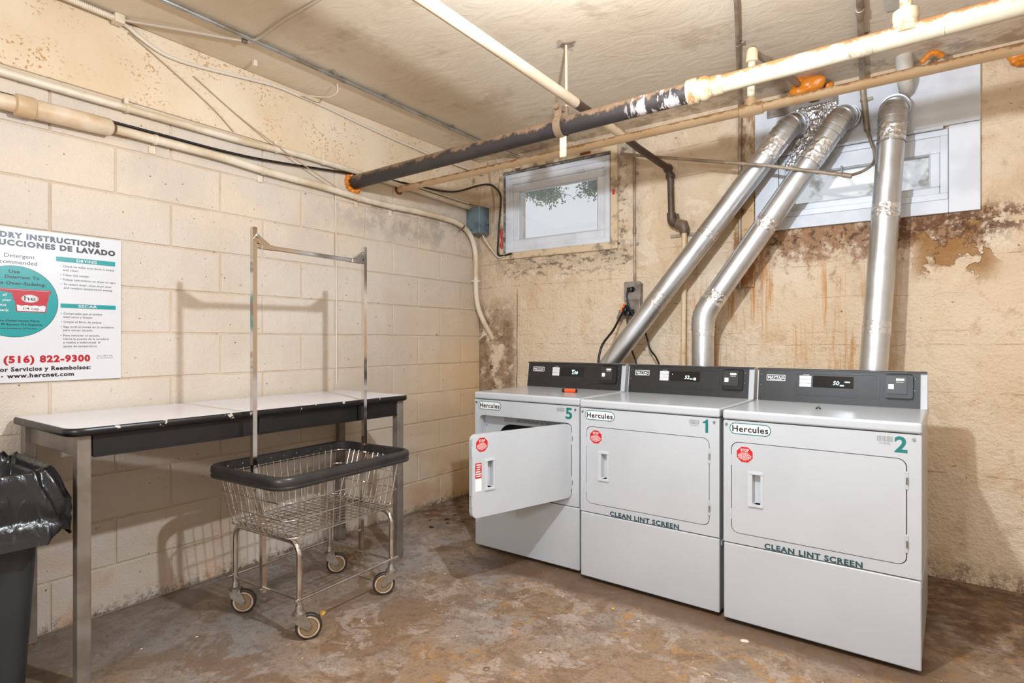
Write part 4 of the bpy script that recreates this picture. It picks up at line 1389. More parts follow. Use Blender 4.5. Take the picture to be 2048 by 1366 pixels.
    cplate([rrect(0.577, 0.604, 0.113, 0.117, 0.0015, 2)], 0.0260, 0.025, 'decal_grey', 'reader_bar', rd)
    # ------------------------------------------------------------ decals on the front
    flat([pill(0.027, 0.190, 0.795, 0.842)], 0.0, 'decal_teal', 'maker_decal', t, 0.0008)
    dec = flat([pill(0.0305, 0.1865, 0.7985, 0.8385)], -0.0006, 'decal_white', 'maker_decal_face', t, 0.0006)
    mb = MB()
    text_mb(mb, 'Hercules', 0.038, 0.180, 0.8065, 0.0255, lambda a, d, b: (a, -0.0012 - d, b), 0.035)
    mb.build('maker_lettering', 'decal_black', dec)
    mb = MB()
    if number == '1':
        mb.prism([[(0.626, 0.785), (0.638, 0.785), (0.638, 0.842), (0.629, 0.842), (0.626, 0.836), (0.615, 0.832), (0.615, 0.825), (0.626, 0.826)]], -0.0007, 0.0)
    else:
        text_mb(mb, number, 0.606, 0.645, 0.785, 0.057, lambda a, d, b: (a, -0.0003 - d, b), 0.035)
    mb.build('number_decal', 'decal_teal', t)
    rr = random.Random(int(number))
    mb = MB()
    x = 0.553
    while x < 0.600:
        w = rr.choice((0.0008, 0.0016, 0.0024))
        mb.box(x, x + w, -0.0008, 0.0, 0.818, 0.838)
        x += w + rr.choice((0.0008, 0.0014, 0.002))
    if code:
        text_mb(mb, code, 0.559, 0.594, 0.8085, 0.0065, lambda a, d, b: (a, -0.0003 - d, b), 0.01)
    mb.build('barcode_decal', 'decal_grey', t)
    if lint:
        mb = MB()
        text_mb(mb, 'CLEAN LINT SCREEN', 0.165, 0.508, 0.3425, 0.0215, lambda a, d, b: (a, -0.0003 - d, b), 0.05)
        mb.build('lint_lettering', 'decal_teal_dark', t)
    for sx in (0.014, 0.664):
        MB().tube([(sx, 0.001, 0.833), (sx, -0.004, 0.833)], [0.0068, 0.0045], 12).build('front_screw', 'screw_steel', t, angle=60)
    # ------------------------------------------------------------ door (origin on its hinge line)
    hx = dx1
    pk = rrect(0.118 - hx, 0.150 - hx, 0.515, 0.635, 0.004, 3)
    dm = MB().prism([rrect(dx0 - hx, dx1 - hx, dz0, dz1, 0.028, 8), pk], 0.0, 0.026)
    door = dm.build('door', 'white_enamel', t, angle=40)
    bev = door.modifiers.new('soft_edge', 'BEVEL'); bev.width = 0.002; bev.segments = 2; bev.limit_method = 'ANGLE'; bev.harden_normals = True
    door.location = (hx, 0.0, 0)
    if is_open:
        door.rotation_euler = (0, 0, R(73.5))
    # handle: raised surround and a pocket
    o_ = rrect(0.100 - hx, 0.160 - hx, 0.500, 0.648, 0.004, 3)
    hd = MB().prism([o_, pk], -0.003, 0.0).build('handle', 'white_plastic', door, angle=40)
    MB().prism([rrect(0.106 - hx, 0.158 - hx, 0.504, 0.512, 0.002, 2)], -0.006, -0.002).build('handle_lower_lip', 'white_plastic', hd)
    MB().prism([rrect(0.106 - hx, 0.158 - hx, 0.636, 0.641, 0.002, 2)], -0.005, -0.002).build('handle_upper_lip', 'white_plastic', hd)
    mb = MB()
    i0 = mb.addv([(a, -0.002, b) for a, b in pk]); i1 = mb.addv([(a + 0.004, 0.024, b) for a, b in pk])
    for q in range(len(pk)):
        q2 = (q + 1) % len(pk)
        mb.f.append([i0 + q, i1 + q, i1 + q2, i0 + q2])
    mb.f.append([i1 + q for q in range(len(pk))])
    mb.build('handle_pocket', 'white_plastic', hd)
    sx = 0.088 - hx
    st = flat([octagon(sx, 0.713, 0.034)], 0.0, 'decal_red', 'stop_sticker', door)
    mb = MB()
    ff = lambda a, d, b: (a, -0.0008 - d, b)
    text_mb(mb, 'STOP', sx - 0.016, sx + 0.016, 0.7255, 0.0115, ff, 0.03)
    rr = random.Random(3)
    for q, w in enumerate((0.012, 0.020, 0.026, 0.027, 0.026, 0.024, 0.018, 0.008)):
        x = sx - w
        z = 0.7205 - q * 0.0043
        while x < sx + w - 0.003:
            l = rr.uniform(0.003, 0.009)
            mb.box(x, min(x + l, sx + w), -0.0012, -0.0006, z - 0.0009, z + 0.0009)
            x += l + 0.0016
    mb.build('sticker_lettering', 'decal_white', st)
    for zc in (0.685, 0.460):
        MB().rbox(-0.004, 0.0065, -0.003, 0.012, zc - 0.032, zc + 0.032, 0.0015, 1).build('hinge', 'inner_white', door)
        MB().cyl((0.0035, -0.0035, zc - 0.012), (0.0035, -0.0035, zc + 0.012), 0.0038, 8).build('hinge_pin', 'screw_steel', door)
        MB().rbox(dx0 - hx - 0.0030, dx0 - hx + 0.002, -0.0008, 0.01, zc - 0.022, zc + 0.022, 0.0005, 1).build('hinge_filler', 'inner_white', door)
    if is_open:
        # red notice with a white strip under it
        nx0, nx1 = 0.052 - hx, 0.086 - hx
        nt = flat([rrect(nx0, nx1, 0.563, 0.632, 0.001, 1)], 0.0, 'decal_red', 'notice_sticker', door)
        mb = MB()
        for q, (a, b) in enumerate(((0.15, 0.85), (0.2, 0.8), (0.2, 0.75), (0.1, 0.8), (0.05, 0.95), (0.15, 0.85))):
            mb.box(nx0 + a * 0.034, nx0 + b * 0.034, -0.0012, -0.0006, 0.621 - q * 0.0102, 0.626 - q * 0.0102)
        mb.build('sticker_lettering', 'decal_white', nt)
        flat([rrect(nx0, nx1, 0.505, 0.561, 0.001, 1)], 0.0, 'decal_white', 'blank_sticker', door)
        MB().prism([rrect(dx0 - hx + 0.03, dx1 - hx - 0.03, dz0 + 0.03, dz1 - 0.03, 0.05, 6)], 0.026, 0.045).build('door_liner', 'inner_white', door)
        MB().rbox(dx0 - hx - 0.001, dx0 - hx + 0.004, 0.008, 0.018, 0.47, 0.485, 0.001, 1).build('door_catch', 'screw_steel', door)
    return t


dryer('white dryer number 5 with its door swung open, nearest the corner', 0.774, -1.010, -0.6, '5', None, '2.00', ((0.333, 0.1085, 0.018),), True, False)
dryer('white dryer number 1 standing between the other two', 1.484, -1.050, -1.7, '1', '410903', '52', ((0.361, 0.086, 0.015), (0.381, 0.083, 0.013), (0.381, 0.090, 0.013), (0.262, 0.108, 0.002)))
dryer('white dryer number 2, the nearest and rightmost', 2.191, -1.092, -1.6, '2', '410902', '50', ((0.361, 0.084, 0.016), (0.380, 0.100, 0.021)))

# things on the lids
t = thing('lighter', 'orange and black lighter lying on the lid of the open dryer', 'lighter', (1.255, -0.755, 0.893), R(8))
MB().cyl((-0.030, 0, 0.0105), (0.036, 0, 0.0105), 0.0105, 16).build('body', 'orange_plastic', t, angle=60)
MB().cyl((-0.044, 0, 0.0105), (-0.030, 0, 0.0105), 0.0108, 16).build('cap', 'black_plastic', t, angle=60)
MB().cyl((0.036, 0, 0.0105), (0.041, 0, 0.0105), 0.0108, 16).build('end_ring', 'black_plastic', t, angle=60)
t = thing('hair_clip', 'tiny dark broken clip lying on the lid of dryer number 2', 'clip', (2.52, -0.868, 0.893))
MB().tube([(-0.010, 0, 0.004), (0, 0.004, 0.012), (0.008, 0, 0.004)], 0.003, 6).build('prong', 'black_plastic', t, angle=60)
MB().tube([(-0.004, 0.006, 0.003), (0.004, 0.0, 0.016)], 0.003, 6).build('spring', 'screw_steel', t, angle=60)

# ================================================================== FOLDING TABLE
TZ = 0.889
t = thing('work_table', 'long narrow table with white top and black edge against the block wall', 'table', (0.30, -2.12, 0))
YL, YR = -2.895, -1.362
TF, TB = 0.585, 0.03
for a, b, nm in ((YL, -2.175, 'top_panel'), (-2.1745, YR, 'top_panel')):
    first = a == YL
    r0 = 0.05
    pts = []
    if first:
        pts = [(TF - r0, a)] + [(TF - r0 + r0 * math.sin(R(q)), a + r0 - r0 * math.cos(R(q))) for q in range(0, 91, 10)] + [(TF, b), (TB, b), (TB, a)]
    else:
        pts = [(TF, a), (TF, b - 0.02), (TF - 0.006, b - 0.006), (TF - 0.02, b), (TB, b), (TB, a)]
    inner = pts
    MB().prism([inner], TZ - 0.022, TZ, fn=lambda p, y, q: (p, q, y)).build(nm, 'tabletop_laminate', t).matrix_parent_inverse = Matrix.Translation(-t.location)
# black edging round the front and ends
path = [(TB, YL, TZ - 0.013), (TF - 0.05, YL, TZ - 0.013)] + [(TF - 0.05 + 0.05 * math.sin(R(q)), YL + 0.05 - 0.05 * math.cos(R(q)), TZ - 0.013) for q in range(15, 91, 15)] + [(TF, YR - 0.02, TZ - 0.013), (TF - 0.006, YR - 0.006, TZ - 0.013), (TF - 0.02, YR, TZ - 0.013), (TB, YR, TZ - 0.013)]
mb = MB()
P = [Vector(q) for q in path]
prof = [(-0.004, 0.0125), (0.003, 0.0125), (0.007, 0.008), (0.008, 0.0), (0.007, -0.010), (0.002, -0.015), (-0.004, -0.015)]
rows = []
for j, q in enumerate(P):
    d = (P[min(j + 1, len(P) - 1)] - P[max(j - 1, 0)]).normalized()
    n_ = Vector((d.y, -d.x, 0))
    rows.append(mb.addv([q + n_ * a + Vector((0, 0, b)) for a, b in prof]))
for a, b in zip(rows[:-1], rows[1:]):
    for q in range(len(prof)):
        q2 = (q + 1) % len(prof)
        mb.f.append([a + q, a + q2, b + q2, b + q])
obs = [mb.build('edge_band', 'black_edge', angle=50)]
obs.append(MB().rbox(TF - 0.040, TF - 0.022, YL + 0.075, -2.18, 0.782, TZ - 0.022, 0.003).build('apron', 'apron_black'))
obs.append(MB().rbox(TF - 0.040, TF - 0.022, -2.17, YR - 0.055, 0.782, TZ - 0.022, 0.003).build('apron', 'apron_black'))
obs.append(MB().rbox(TF - 0.022, TF - 0.017, YL + 0.075, YR - 0.055, 0.782, 0.790, 0.001, 1).build('apron_lip', 'apron_black'))
obs.append(MB().rbox(TF - 0.022, TF - 0.012, -2.215, -2.15, 0.785, TZ - 0.022, 0.003).build('joint_plate', 'apron_black'))
obs.append(MB().rbox(TF - 0.022, TF - 0.014, -1.68, -1.64, 0.785, TZ - 0.022, 0.003).build('joint_plate', 'apron_black'))
obs.append(MB().rbox(TB + 0.03, TF - 0.06, YL + 0.030, YL + 0.046, 0.79, TZ - 0.022, 0.003).build('end_apron', 'table_leg_grey'))
obs.append(MB().rbox(TB + 0.03, TF - 0.06, YR - 0.046, YR - 0.030, 0.79, TZ - 0.022, 0.003).build('end_apron', 'apron_black'))
for (lx, ly) in ((TF - 0.040, YL + 0.048), (TF - 0.038, YR - 0.030), (0.066, YL + 0.03), (0.066, YR - 0.035)):
    obs.append(MB().rbox(lx - 0.022, lx + 0.020, ly - 0.020, ly + 0.022, 0.012, TZ - 0.023, 0.004).build('leg', 'table_leg_grey'))
    obs.append(MB().cyl((lx, ly, 0), (lx, ly, 0.013), 0.016, 12).build('leg_glide', 'hub_brown'))
obs.append(MB().obox((0.30, -2.5, TZ + 0.0008), (0.02, 0, 0), (0, 0.002, 0), (0, 0, 0.0008)).build('scuff_mark', 'hanger_rust')) if False else None
kids(t, [o for o in obs if o])

# ================================================================== LAUNDRY CART
ct = thing('laundry_cart', 'chrome wire laundry cart with tall hanging rack on casters', 'laundry cart', (0.648, -1.985, 0), R(3.0))
LX, LY = 0.215, 0.255          # legs
BX, BY, BZ = 0.212, 0.292, 0.405   # basket floor
TX, TY2, TZ2 = 0.235, 0.350, 0.625   # basket top


def loop(hx, hy, z, r, n=5):
    pts = []
    for cx, cy, a0 in ((hx - r, -hy + r, -90), (hx - r, hy - r, 0), (-hx + r, hy - r, 90), (-hx + r, -hy + r, 180)):
        for q in range(n + 1):
            a = R(a0 + 90.0 * q / n)
            pts.append((cx + r * math.cos(a), cy + r * math.sin(a), z))
    return pts


def lerp3(f):
    return BX + (TX - BX) * f, BY + (TY2 - BY) * f, BZ + (TZ2 - BZ) * f


# bumper rim
rim = MB()
prof = [(0.002, 0.040), (0.014, 0.039), (0.021, 0.032), (0.023, 0.016), (0.019, 0.003), (0.023, -0.001), (0.021, -0.010), (0.010, -0.014), (0.002, -0.011), (-0.003, 0.0), (-0.003, 0.036)]
base = loop(TX + 0.002, TY2 + 0.002, 0.622, 0.055, 8)
nb = len(base)
rows = []
for j in range(nb):
    a, b = Vector(base[j - 1]), Vector(base[(j + 1) % nb])
    d = (b - a).normalized()
    nn = Vector((d.y, -d.x, 0))
    rows.append(rim.addv([Vector(base[j]) + nn * u + Vector((0, 0, w)) for u, w in prof]))
for j in range(nb):
    a, b = rows[j], rows[(j + 1) % nb]
    for q in range(len(prof)):
        q2 = (q + 1) % len(prof)
        rim.f.append([a + q, a + q2, b + q2, b + q])
rm = rim.build('bumper_rim', 'grey_rubber', ct, angle=50)
for i in range(9):
    y = -TY2 + 0.07 + i * (2 * TY2 - 0.14) / 8
    for sx in (-1, 1):
        MB().cyl((sx * (TX - 0.004), y, 0.642), (sx * (TX + 0.0), y, 0.642), 0.004, 8).build('rivet', 'screw_steel', rm)
# basket wires
bk = bpy.data.objects.new('basket', None)
COL.objects.link(bk)
bk.parent = ct
bk.empty_display_size = 0.02
WR = 0.0023


def wire(pts, r=WR, closed=False, mat='chrome', nm='wire', n=6, par=bk):
    return MB().tube(pts, r, n, closed=closed).build(nm, mat, par, angle=70)


for f, r in ((0.0, 0.0030), (0.34, 0.0030), (0.67, 0.0030), (0.97, 0.0030)):
    hx, hy, z = lerp3(f)
    wire(loop(hx, hy, z, 0.045 + 0.01 * f), r, True, nm='hoop_wire', n=8)
NXW, NYW = 11, 16
for i in range(NYW):                   # U-shaped wires crossing the basket
    s = -1 + 2 * (i + 0.5) / NYW
    yb_, yt_ = s * (BY - 0.02), s * (TY2 - 0.05)
    wire([(-TX + 0.002, yt_, TZ2), (-BX, yb_, BZ + 0.012), (-BX + 0.010, yb_, BZ - 0.002), (BX - 0.010, yb_, BZ - 0.002), (BX, yb_, BZ + 0.012), (TX - 0.002, yt_, TZ2)], nm='cross_wire')
for i in range(NXW):
    s = -1 + 2 * (i + 0.5) / NXW
    xb_, xt_ = s * (BX - 0.02), s * (TX - 0.05)
    wire([(xt_, -TY2 + 0.002, TZ2), (xb_, -BY, BZ + 0.012), (xb_, -BY + 0.010, BZ - 0.006), (xb_, BY - 0.010, BZ - 0.006), (xb_, BY, BZ + 0.012), (xt_, TY2 - 0.002, TZ2)], nm='long_wire')
# legs: two bent tubes, bars, poles
for sy in (-1, 1):
    pts = fillet([(-LX, sy * LY, 0.125), (-LX, sy * LY, BZ - 0.02), (LX, sy * LY, BZ - 0.02), (LX, sy * LY, 0.125)], 0.06, 8)
    MB().tube(pts, 0.0115, 16).build('leg_tube', 'chrome', ct, angle=60)
    MB().tube([(-LX, sy * LY, 0.158), (LX, sy * LY, 0.158)], 0.006, 10).build('end_bar', 'chrome', ct, angle=60)
    MB().rbox(-LX + 0.03, LX - 0.03, sy * LY - 0.014, sy * LY + 0.014, BZ - 0.014, BZ - 0.009, 0.001, 1).build('basket_plate', 'chrome', ct)
for sx in (-1, 1):
    MB().tube([(sx * (LX + 0.012), -LY - 0.03, 0.165), (sx * (LX + 0.012), LY + 0.03, 0.165)], 0.006, 10).build('side_bar', 'chrome', ct, angle=60)
# square poles follow the basket ends, then rise
PTOP = 1.645


def sqtube(pts, h, par, nm, mat='chrome_square'):
    mb = MB()
    P = [Vector(q) for q in pts]
    rows = []
    for j, q in enumerate(P):
        d = (P[min(j + 1, len(P) - 1)] - P[max(j - 1, 0)]).normalized()
        ux = Vector((1, 0, 0))
        uy = d.cross(ux).normalized()
        rows.append(mb.addv([q + ux * a * h + uy * b * h for a, b in ((-1, -1), (1, -1), (1, 1), (-1, 1))]))
    for a, b in zip(rows[:-1], rows[1:]):
        for q in range(4):
            q2 = (q + 1) % 4
            mb.f.append([a + q, a + q2, b + q2, b + q])
    mb.f.append([rows[0] + q for q in range(4)])
    mb.f.append([rows[-1] + q for q in range(4)])
    return mb.build(nm, mat, par)


for sy in (-1, 1):
    yo = 0.310 if sy < 0 else 0.287
    sqtube([(0, sy * (LY + 0.012), 0.145), (0, sy * (LY + 0.014), BZ - 0.03), (0, sy * (LY + 0.018), BZ + 0.01), (0, sy * (yo - 0.004), 0.64), (0, sy * yo, 0.68), (0, sy * yo, PTOP)], 0.0095, ct, 'pole')
    MB().cyl((-0.012, sy * (yo - 0.002), 0.672), (0.012, sy * (yo - 0.002), 0.672), 0.005, 8).build('pole_bolt', 'screw_steel', ct)
    MB().cyl((0.0, sy * (LY - 0.004), 0.160), (0.0, sy * (LY + 0.03), 0.160), 0.005, 8).build('pole_bolt', 'screw_steel', ct)
    # gusset bracket at the top
    g = MB()
    g.obox((0, sy * (yo - 0.030), PTOP - 0.055), (0.0105, 0, 0), (0, -sy * 0.030, -0.018), (0, sy * 0.008, -0.012))
    g.rbox(-0.0115, 0.0115, min(sy * (yo - 0.03), sy * (yo - 0.085)), max(sy * (yo - 0.03), sy * (yo - 0.085)), PTOP - 0.086, PTOP - 0.064, 0.002, 1)
    g.build('corner_bracket', 'chrome_square', ct)
    MB().cyl((0.008, sy * (yo - 0.012), PTOP - 0.036), (0.016, sy * (yo - 0.012), PTOP - 0.036), 0.007, 10).build('bracket_bolt', 'screw_steel', ct)
MB().rbox(-0.0095, 0.0095, -0.300, 0.277, PTOP - 0.084, PTOP - 0.066, 0.002, 1).build('hanging_bar', 'chrome_square', ct)


def caster(x, y, ang):
    c = bpy.data.objects.new('caster', None)
    c.empty_display_size = 0.02
    COL.objects.link(c)
    c.parent = ct
    c.location = (x, y, 0)
    c.rotation_euler = (0, 0, R(ang))
    MB().tube([(0, 0, 0.098), (0, 0, 0.102), (0, 0, 0.112), (0, 0, 0.118), (0, 0, 0.124), (0, 0, 0.140)], [0.020, 0.0275, 0.0275, 0.018, 0.0165, 0.0145], 18).build('swivel_cup', 'dull_zinc', c, angle=40)
    for s in (-1, 1):
        prof = [(-0.022, 0.108), (0.024, 0.108), (0.026, 0.094), (0.046, 0.058), (0.042, 0.044), (0.030, 0.042), (-0.014, 0.074)]
        MB().prism([prof], s * 0.019 - 0.0012, s * 0.019 + 0.0012).build('fork_plate', 'dull_zinc', c)
    W_ = (0.035, 0, 0.0515)

    def disc(hw, r, n, nm, mat, ang=60):
        MB().tube([(W_[0], -hw, W_[2]), (W_[0], hw, W_[2])], r, n).build(nm, mat, c, angle=ang)
    MB().tube([(W_[0], -0.012, W_[2]), (W_[0], -0.0115, W_[2]), (W_[0], -0.009, W_[2]), (W_[0], 0.009, W_[2]), (W_[0], 0.0115, W_[2]), (W_[0], 0.012, W_[2])], [0.042, 0.0475, 0.0510, 0.0510, 0.0475, 0.042], 36).build('tyre', 'tyre_dark', c, angle=30)
    disc(0.0132, 0.0415, 32, 'wheel_rim', 'tyre_cream')
    disc(0.0138, 0.0345, 30, 'wheel_groove', 'tyre_dark')
    disc(0.0143, 0.0325, 30, 'wheel_disc', 'hub_brown')
    disc(0.022, 0.0085, 12, 'axle', 'dull_zinc')


caster(-LX, -LY, 42)
caster(LX, -LY, 55)
caster(-LX, LY, 50)
caster(LX, LY, 228)

# ================================================================== BIN AND BAG
bx, by = 0.362, -3.160
t = thing('rubbish_bin', 'dark grey plastic rubbish bin at the left edge beside the table', 'bin', (bx, by, 0))


def sq_ring(h, z, r, n=10):
    return loop(h, h, z, r, n)


mb = MB()
rows = []
for h, z, r in ((0.01, 0.004, 0.008), (0.165, 0.0, 0.05), (0.172, 0.01, 0.055), (0.205, 0.63, 0.06), (0.207, 0.64, 0.06), (0.222, 0.645, 0.065), (0.224, 0.735, 0.065), (0.216, 0.74, 0.06), (0.205, 0.735, 0.06), (0.165, 0.03, 0.05), (0.01, 0.03, 0.008)):
    rows.append(mb.addv(sq_ring(h, z, r)))
L = len(sq_ring(0.2, 0, 0.05))
for a, b in zip(rows[:-1], rows[1:]):
    for q in range(L):
        q2 = (q + 1) % L
        mb.f.append([a + q, a + q2, b + q2, b + q])
mb.build('bin_body', 'bin_grey', t, angle=40)

# bag
mb = MB()
n = 40
ringn = 4 * (n + 1)
profile = [(0.10, 0.10, 0.0), (0.150, 0.20, 0.2), (0.185, 0.45, 0.5), (0.205, 0.66, 0.5), (0.214, 0.735, 0.35), (0.219, 0.752, 0.2), (0.228, 0.757, 0.1), (0.236, 0.748, 0.25), (0.245, 0.715, 0.7), (0.252, 0.68, 1.0), (0.258, 0.645, 1.1), (0.257, 0.615, 1.0), (0.250, 0.598, 0.7), (0.256, 0.585, 0.9), (0.258, 0.562, 1.1), (0.254, 0.545, 1.3)]
rows = []
for j, (h, z, amp) in enumerate(profile):
    pts = []
    ring = loop(h, h, z, 0.065 + 0.03 * amp, n)
    for q, p_ in enumerate(ring):
        a = 2 * PI * q / len(ring)
        d = Vector((p_[0], p_[1], 0)).normalized()
        fold = 0.012 * math.sin(8 * a + 0.5 * j + 2 * math.sin(2 * a)) + 0.005 * math.sin(15 * a - 0.7 * j) + 0.016 * mnoise.noise(Vector((3 * math.cos(a), 3 * math.sin(a), j * 0.5)))
        zz = 0.018 * mnoise.noise(Vector((2.5 * math.cos(a), 2.5 * math.sin(a), 4.0))) * (1 if z > 0.5 else 0)
        if j >= len(profile) - 2:
            zz += 0.016 * math.sin(6 * a + 1.0)
        w = Vector(p_) + d * fold * amp
        w.z += zz
        # the bag billows at the corner beside the table
        c = max(0.0, math.cos(math.atan2(p_[1], p_[0]) - R(38)))
        if j >= 8:
            w += Vector((0.016, 0.016, 0)) * (c ** 4) * min(1.0, (j - 7) / 3)
        pts.append(w)
    rows.append(mb.addv(pts))
for a, b in zip(rows[:-1], rows[1:]):
    for q in range(ringn):
        q2 = (q + 1) % ringn
        mb.f.append([a + q, a + q2, b + q2, b + q])
bag = mb.build('bin_bag', 'bag', angle=70)
bag.location = (bx, by, 0.012)
tag(bag, 'black plastic bag folded over the rim of the grey bin', 'bin bag')

# ================================================================== POSTER
PY0, PZ0 = -2.527, 1.020
t = thing('wall_poster', 'white laundry instruction poster with teal circle and red phone number', 'poster', (0.004, PY0, PZ0))
pf = lambda a, d, b: (0.0022 + d, a, b)
MB().prism([[(-0.762, 0.0), (0, 0.0), (0, 0.602), (-0.762, 0.602)]], 0.0, 0.0022, fn=lambda a, y, b: (y, a, b)).build('sheet', 'poster_white', t)


def pp_(loops, d0, mat, nm, par=t):
    return MB().prism(loops, d0, d0 + 0.0003, fn=pf).build(nm, mat, par)


mb = MB()
text_mb(mb, 'LAUNDRY INSTRUCTIONS', -0.505, -0.080, 0.563, 0.0215, pf, 0.08)
text_mb(mb, 'INSTRUCCIONES DE LAVADO', -0.515, -0.022, 0.533, 0.0215, pf, 0.08)
mb.build('heading', 'poster_black', t)
mb = MB()
text_mb(mb, 'Detergent', -0.398, -0.303, 0.487, 0.0155, pf, 0.008)
text_mb(mb, 'Recommended', -0.436, -0.296, 0.462, 0.0155, pf, 0.008)
mb.build('subheading', 'poster_black', t)
circ = lambda r: [(-0.366 + r * math.cos(2 * PI * q / 64), 0.316 + r * math.sin(2 * PI * q / 64)) for q in range(64)]
dk = pp_([circ(0.1395)], 0.0, 'poster_black', 'disc_outline')
dk = pp_([circ(0.138)], 0.0004, 'poster_teal', 'teal_disc')
cf2 = lambda a, d, b: (0.0032 + d, a, b)
mb = MB()
text_mb(mb, 'Use', -0.384, -0.351, 0.426, 0.0135, cf2, 0.03)
text_mb(mb, 'Less', -0.445, -0.411, 0.4055, 0.0125, cf2, 0.03, 0.2)
text_mb(mb, 'Detergent', -0.397, -0.318, 0.4055, 0.0125, cf2, 0.03, 0.2)
text_mb(mb, 'To', -0.310, -0.289, 0.4055, 0.0125, cf2, 0.03)
text_mb(mb, 'Prevent Over-Sudsing.', -0.468, -0.268, 0.381, 0.0125, cf2, 0.03)
text_mb(mb, 'Menos Detergente', -0.440, -0.323, 0.238, 0.0075, cf2, 0.03, 0.2)
text_mb(mb, 'Para', -0.318, -0.289, 0.238, 0.0075, cf2, 0.03)
text_mb(mb, 'El Exceso De Espuma.', -0.406, -0.278, 0.223, 0.0080, cf2, 0.03)
text_mb(mb, 'que necesita es 1/4 de taza.', -0.408, -0.296, 0.209, 0.0050, cf2, 0.03, 0.2)
mb.build('disc_lettering', 'poster_black', dk)
mb = MB()
for s, x1_, z in (('all', -0.389, 0.336), ('your', -0.376, 0.316), ('not', -0.391, 0.297), ('properly.', -0.383, 0.277)):
    text_mb(mb, s, None, x1_, z, 0.0105, cf2, 0.025, 0.25)
mb.build('white_lettering', 'poster_white', dk)
cup = [(-0.430, 0.3655), (-0.250, 0.3645), (-0.2515, 0.354), (-0.258, 0.350), (-0.260, 0.322), (-0.264, 0.318), (-0.2675, 0.2755), (-0.361, 0.2765), (-0.3655, 0.318), (-0.369, 0.322), (-0.376, 0.350), (-0.43, 0.358)]
cp = MB().prism([cup], 0.0010, 0.0014, fn=pf).build('measuring_cup', 'poster_red', dk)
wht = [(-0.358, 0.280), (-0.271, 0.279), (-0.2685, 0.300)] + [(-0.2685 - 0.092 * q / 14, 0.302 + 0.0018 * math.sin(q * 1.5)) for q in range(1, 15)]
MB().prism([wht], 0.0014, 0.0017, fn=pf).build('cup_fill', 'poster_white', cp)
MB().prism([[(-0.319 + 0.027 * math.cos(2 * PI * q / 40), 0.329 + 0.0155 * math.sin(2 * PI * q / 40)) for q in range(40)]], 0.0014, 0.0017, fn=pf).build('logo_oval', 'poster_white', cp)
mb = MB()
text_mb(mb, 'he', -0.337, -0.301, 0.3215, 0.0195, lambda a, d, b: (0.0041 + d, a, b), 0.0)
text_mb(mb, '1/4 cup', -0.341, -0.290, 0.2855, 0.0095, lambda a, d, b: (0.0041 + d, a, b), 0.004)
ov = [(-0.319 + 0.0245 * math.cos(2 * PI * q / 40), 0.329 + 0.0138 * math.sin(2 * PI * q / 40)) for q in range(40)]
ov2 = [(-0.319 + 0.0236 * math.cos(2 * PI * q / 40), 0.329 + 0.0130 * math.sin(2 * PI * q / 40)) for q in range(40)]
mb.prism([ov, ov2], 0.0017, 0.0019, fn=pf)
mb.build('cup_lettering', 'poster_black', cp)
MB().prism([[(-0.425, 0.3625), (-0.258, 0.3615), (-0.258, 0.3605), (-0.425, 0.3615)]], 0.0014, 0.0017, fn=pf).build('cup_rim_line', 'poster_white', cp)
for (a0, a1, b0, b1, s, t0, t1) in ((-0.234, -0.022, 0.487, 0.507, 'DRYING', -0.164, -0.092), (-0.219, -0.020, 0.298, 0.316, 'SECAR', -0.158, -0.090)):
    bn = pp_([[(a0, b0), (a1, b0), (a1, b1), (a0, b1)]], 0.0, 'poster_teal', 'banner')
    mb = MB()
    text_mb(mb, s, t0, t1, b0 + 0.0038, 0.0115, lambda a, d, b: (0.0028 + d, a, b), 0.03)
    mb.build('banner_lettering', 'poster_white', bn)
for nm, rows_ in (('drying_text', (('Check to make sure drum is empty', -0.211, -0.025, 0.4655, 1), ('and clean', -0.211, -0.158, 0.450, 0), ('Clean lint screen', -0.211, -0.119, 0.430, 1), ('Follow instructions on dryer to start', -0.210, -0.020, 0.411, 1), ('To restart dryer, close dryer door', -0.210, -0.036, 0.392, 1), ('and reselect temperature setting', -0.208, -0.034, 0.377, 0))),
                  ('secar_text', (('Compruebe que el tambor', -0.209, -0.069, 0.2715, 1), ('esté vacio y limpio', -0.209, -0.108, 0.257, 0), ('Limpie el filtro de pelusa', -0.208, -0.075, 0.237, 1), ('Siga instrucciones en la secadora', -0.210, -0.028, 0.217, 1), ('para iniciar secado', -0.210, -0.107, 0.203, 0), ('Para reiniciar el secado,', -0.210, -0.080, 0.181, 1), ('cierre la puerta de la secadora', -0.210, -0.046, 0.1665, 0), ('y vuelva a seleccionar el', -0.210, -0.079, 0.152, 0), ('ajuste de temperatura', -0.210, -0.092, 0.1365, 0)))):
    mb = MB()
    bl = MB()
    for s, a0, a1, z, bullet in rows_:
        text_mb(mb, s, a0, a1, z, 0.0088, pf, 0.006)
        if bullet:
            bl.prism([[(a0 - 0.0075 + 0.0018 * math.cos(2 * PI * q / 10), z + 0.0045 + 0.0018 * math.sin(2 * PI * q / 10)) for q in range(10)]], 0.0, 0.0004, fn=pf)
    mb.build(nm, 'poster_black', t)
    bl.build('bullets', 'poster_teal', t)
mb = MB()
text_mb(mb, '(516) 822-9300', -0.400, -0.115, 0.0775, 0.0265, pf, 0.07)
mb.build('phone_number', 'poster_red', t)
mb = MB()
text_mb(mb, 'Por Servicios y Reembolsos:', -0.424, -0.114, 0.044, 0.0165, pf, 0.055)
mb.build('service_lettering', 'poster_black', t)
mb = MB()
mb.prism([[(-0.404 + 0.003 * math.cos(2 * PI * q / 10), 0.0245 + 0.003 * math.sin(2 * PI * q / 10)) for q in range(10)]], 0.0, 0.0004, fn=pf)
mb.build('bullet', 'poster_black', t)
mb = MB()
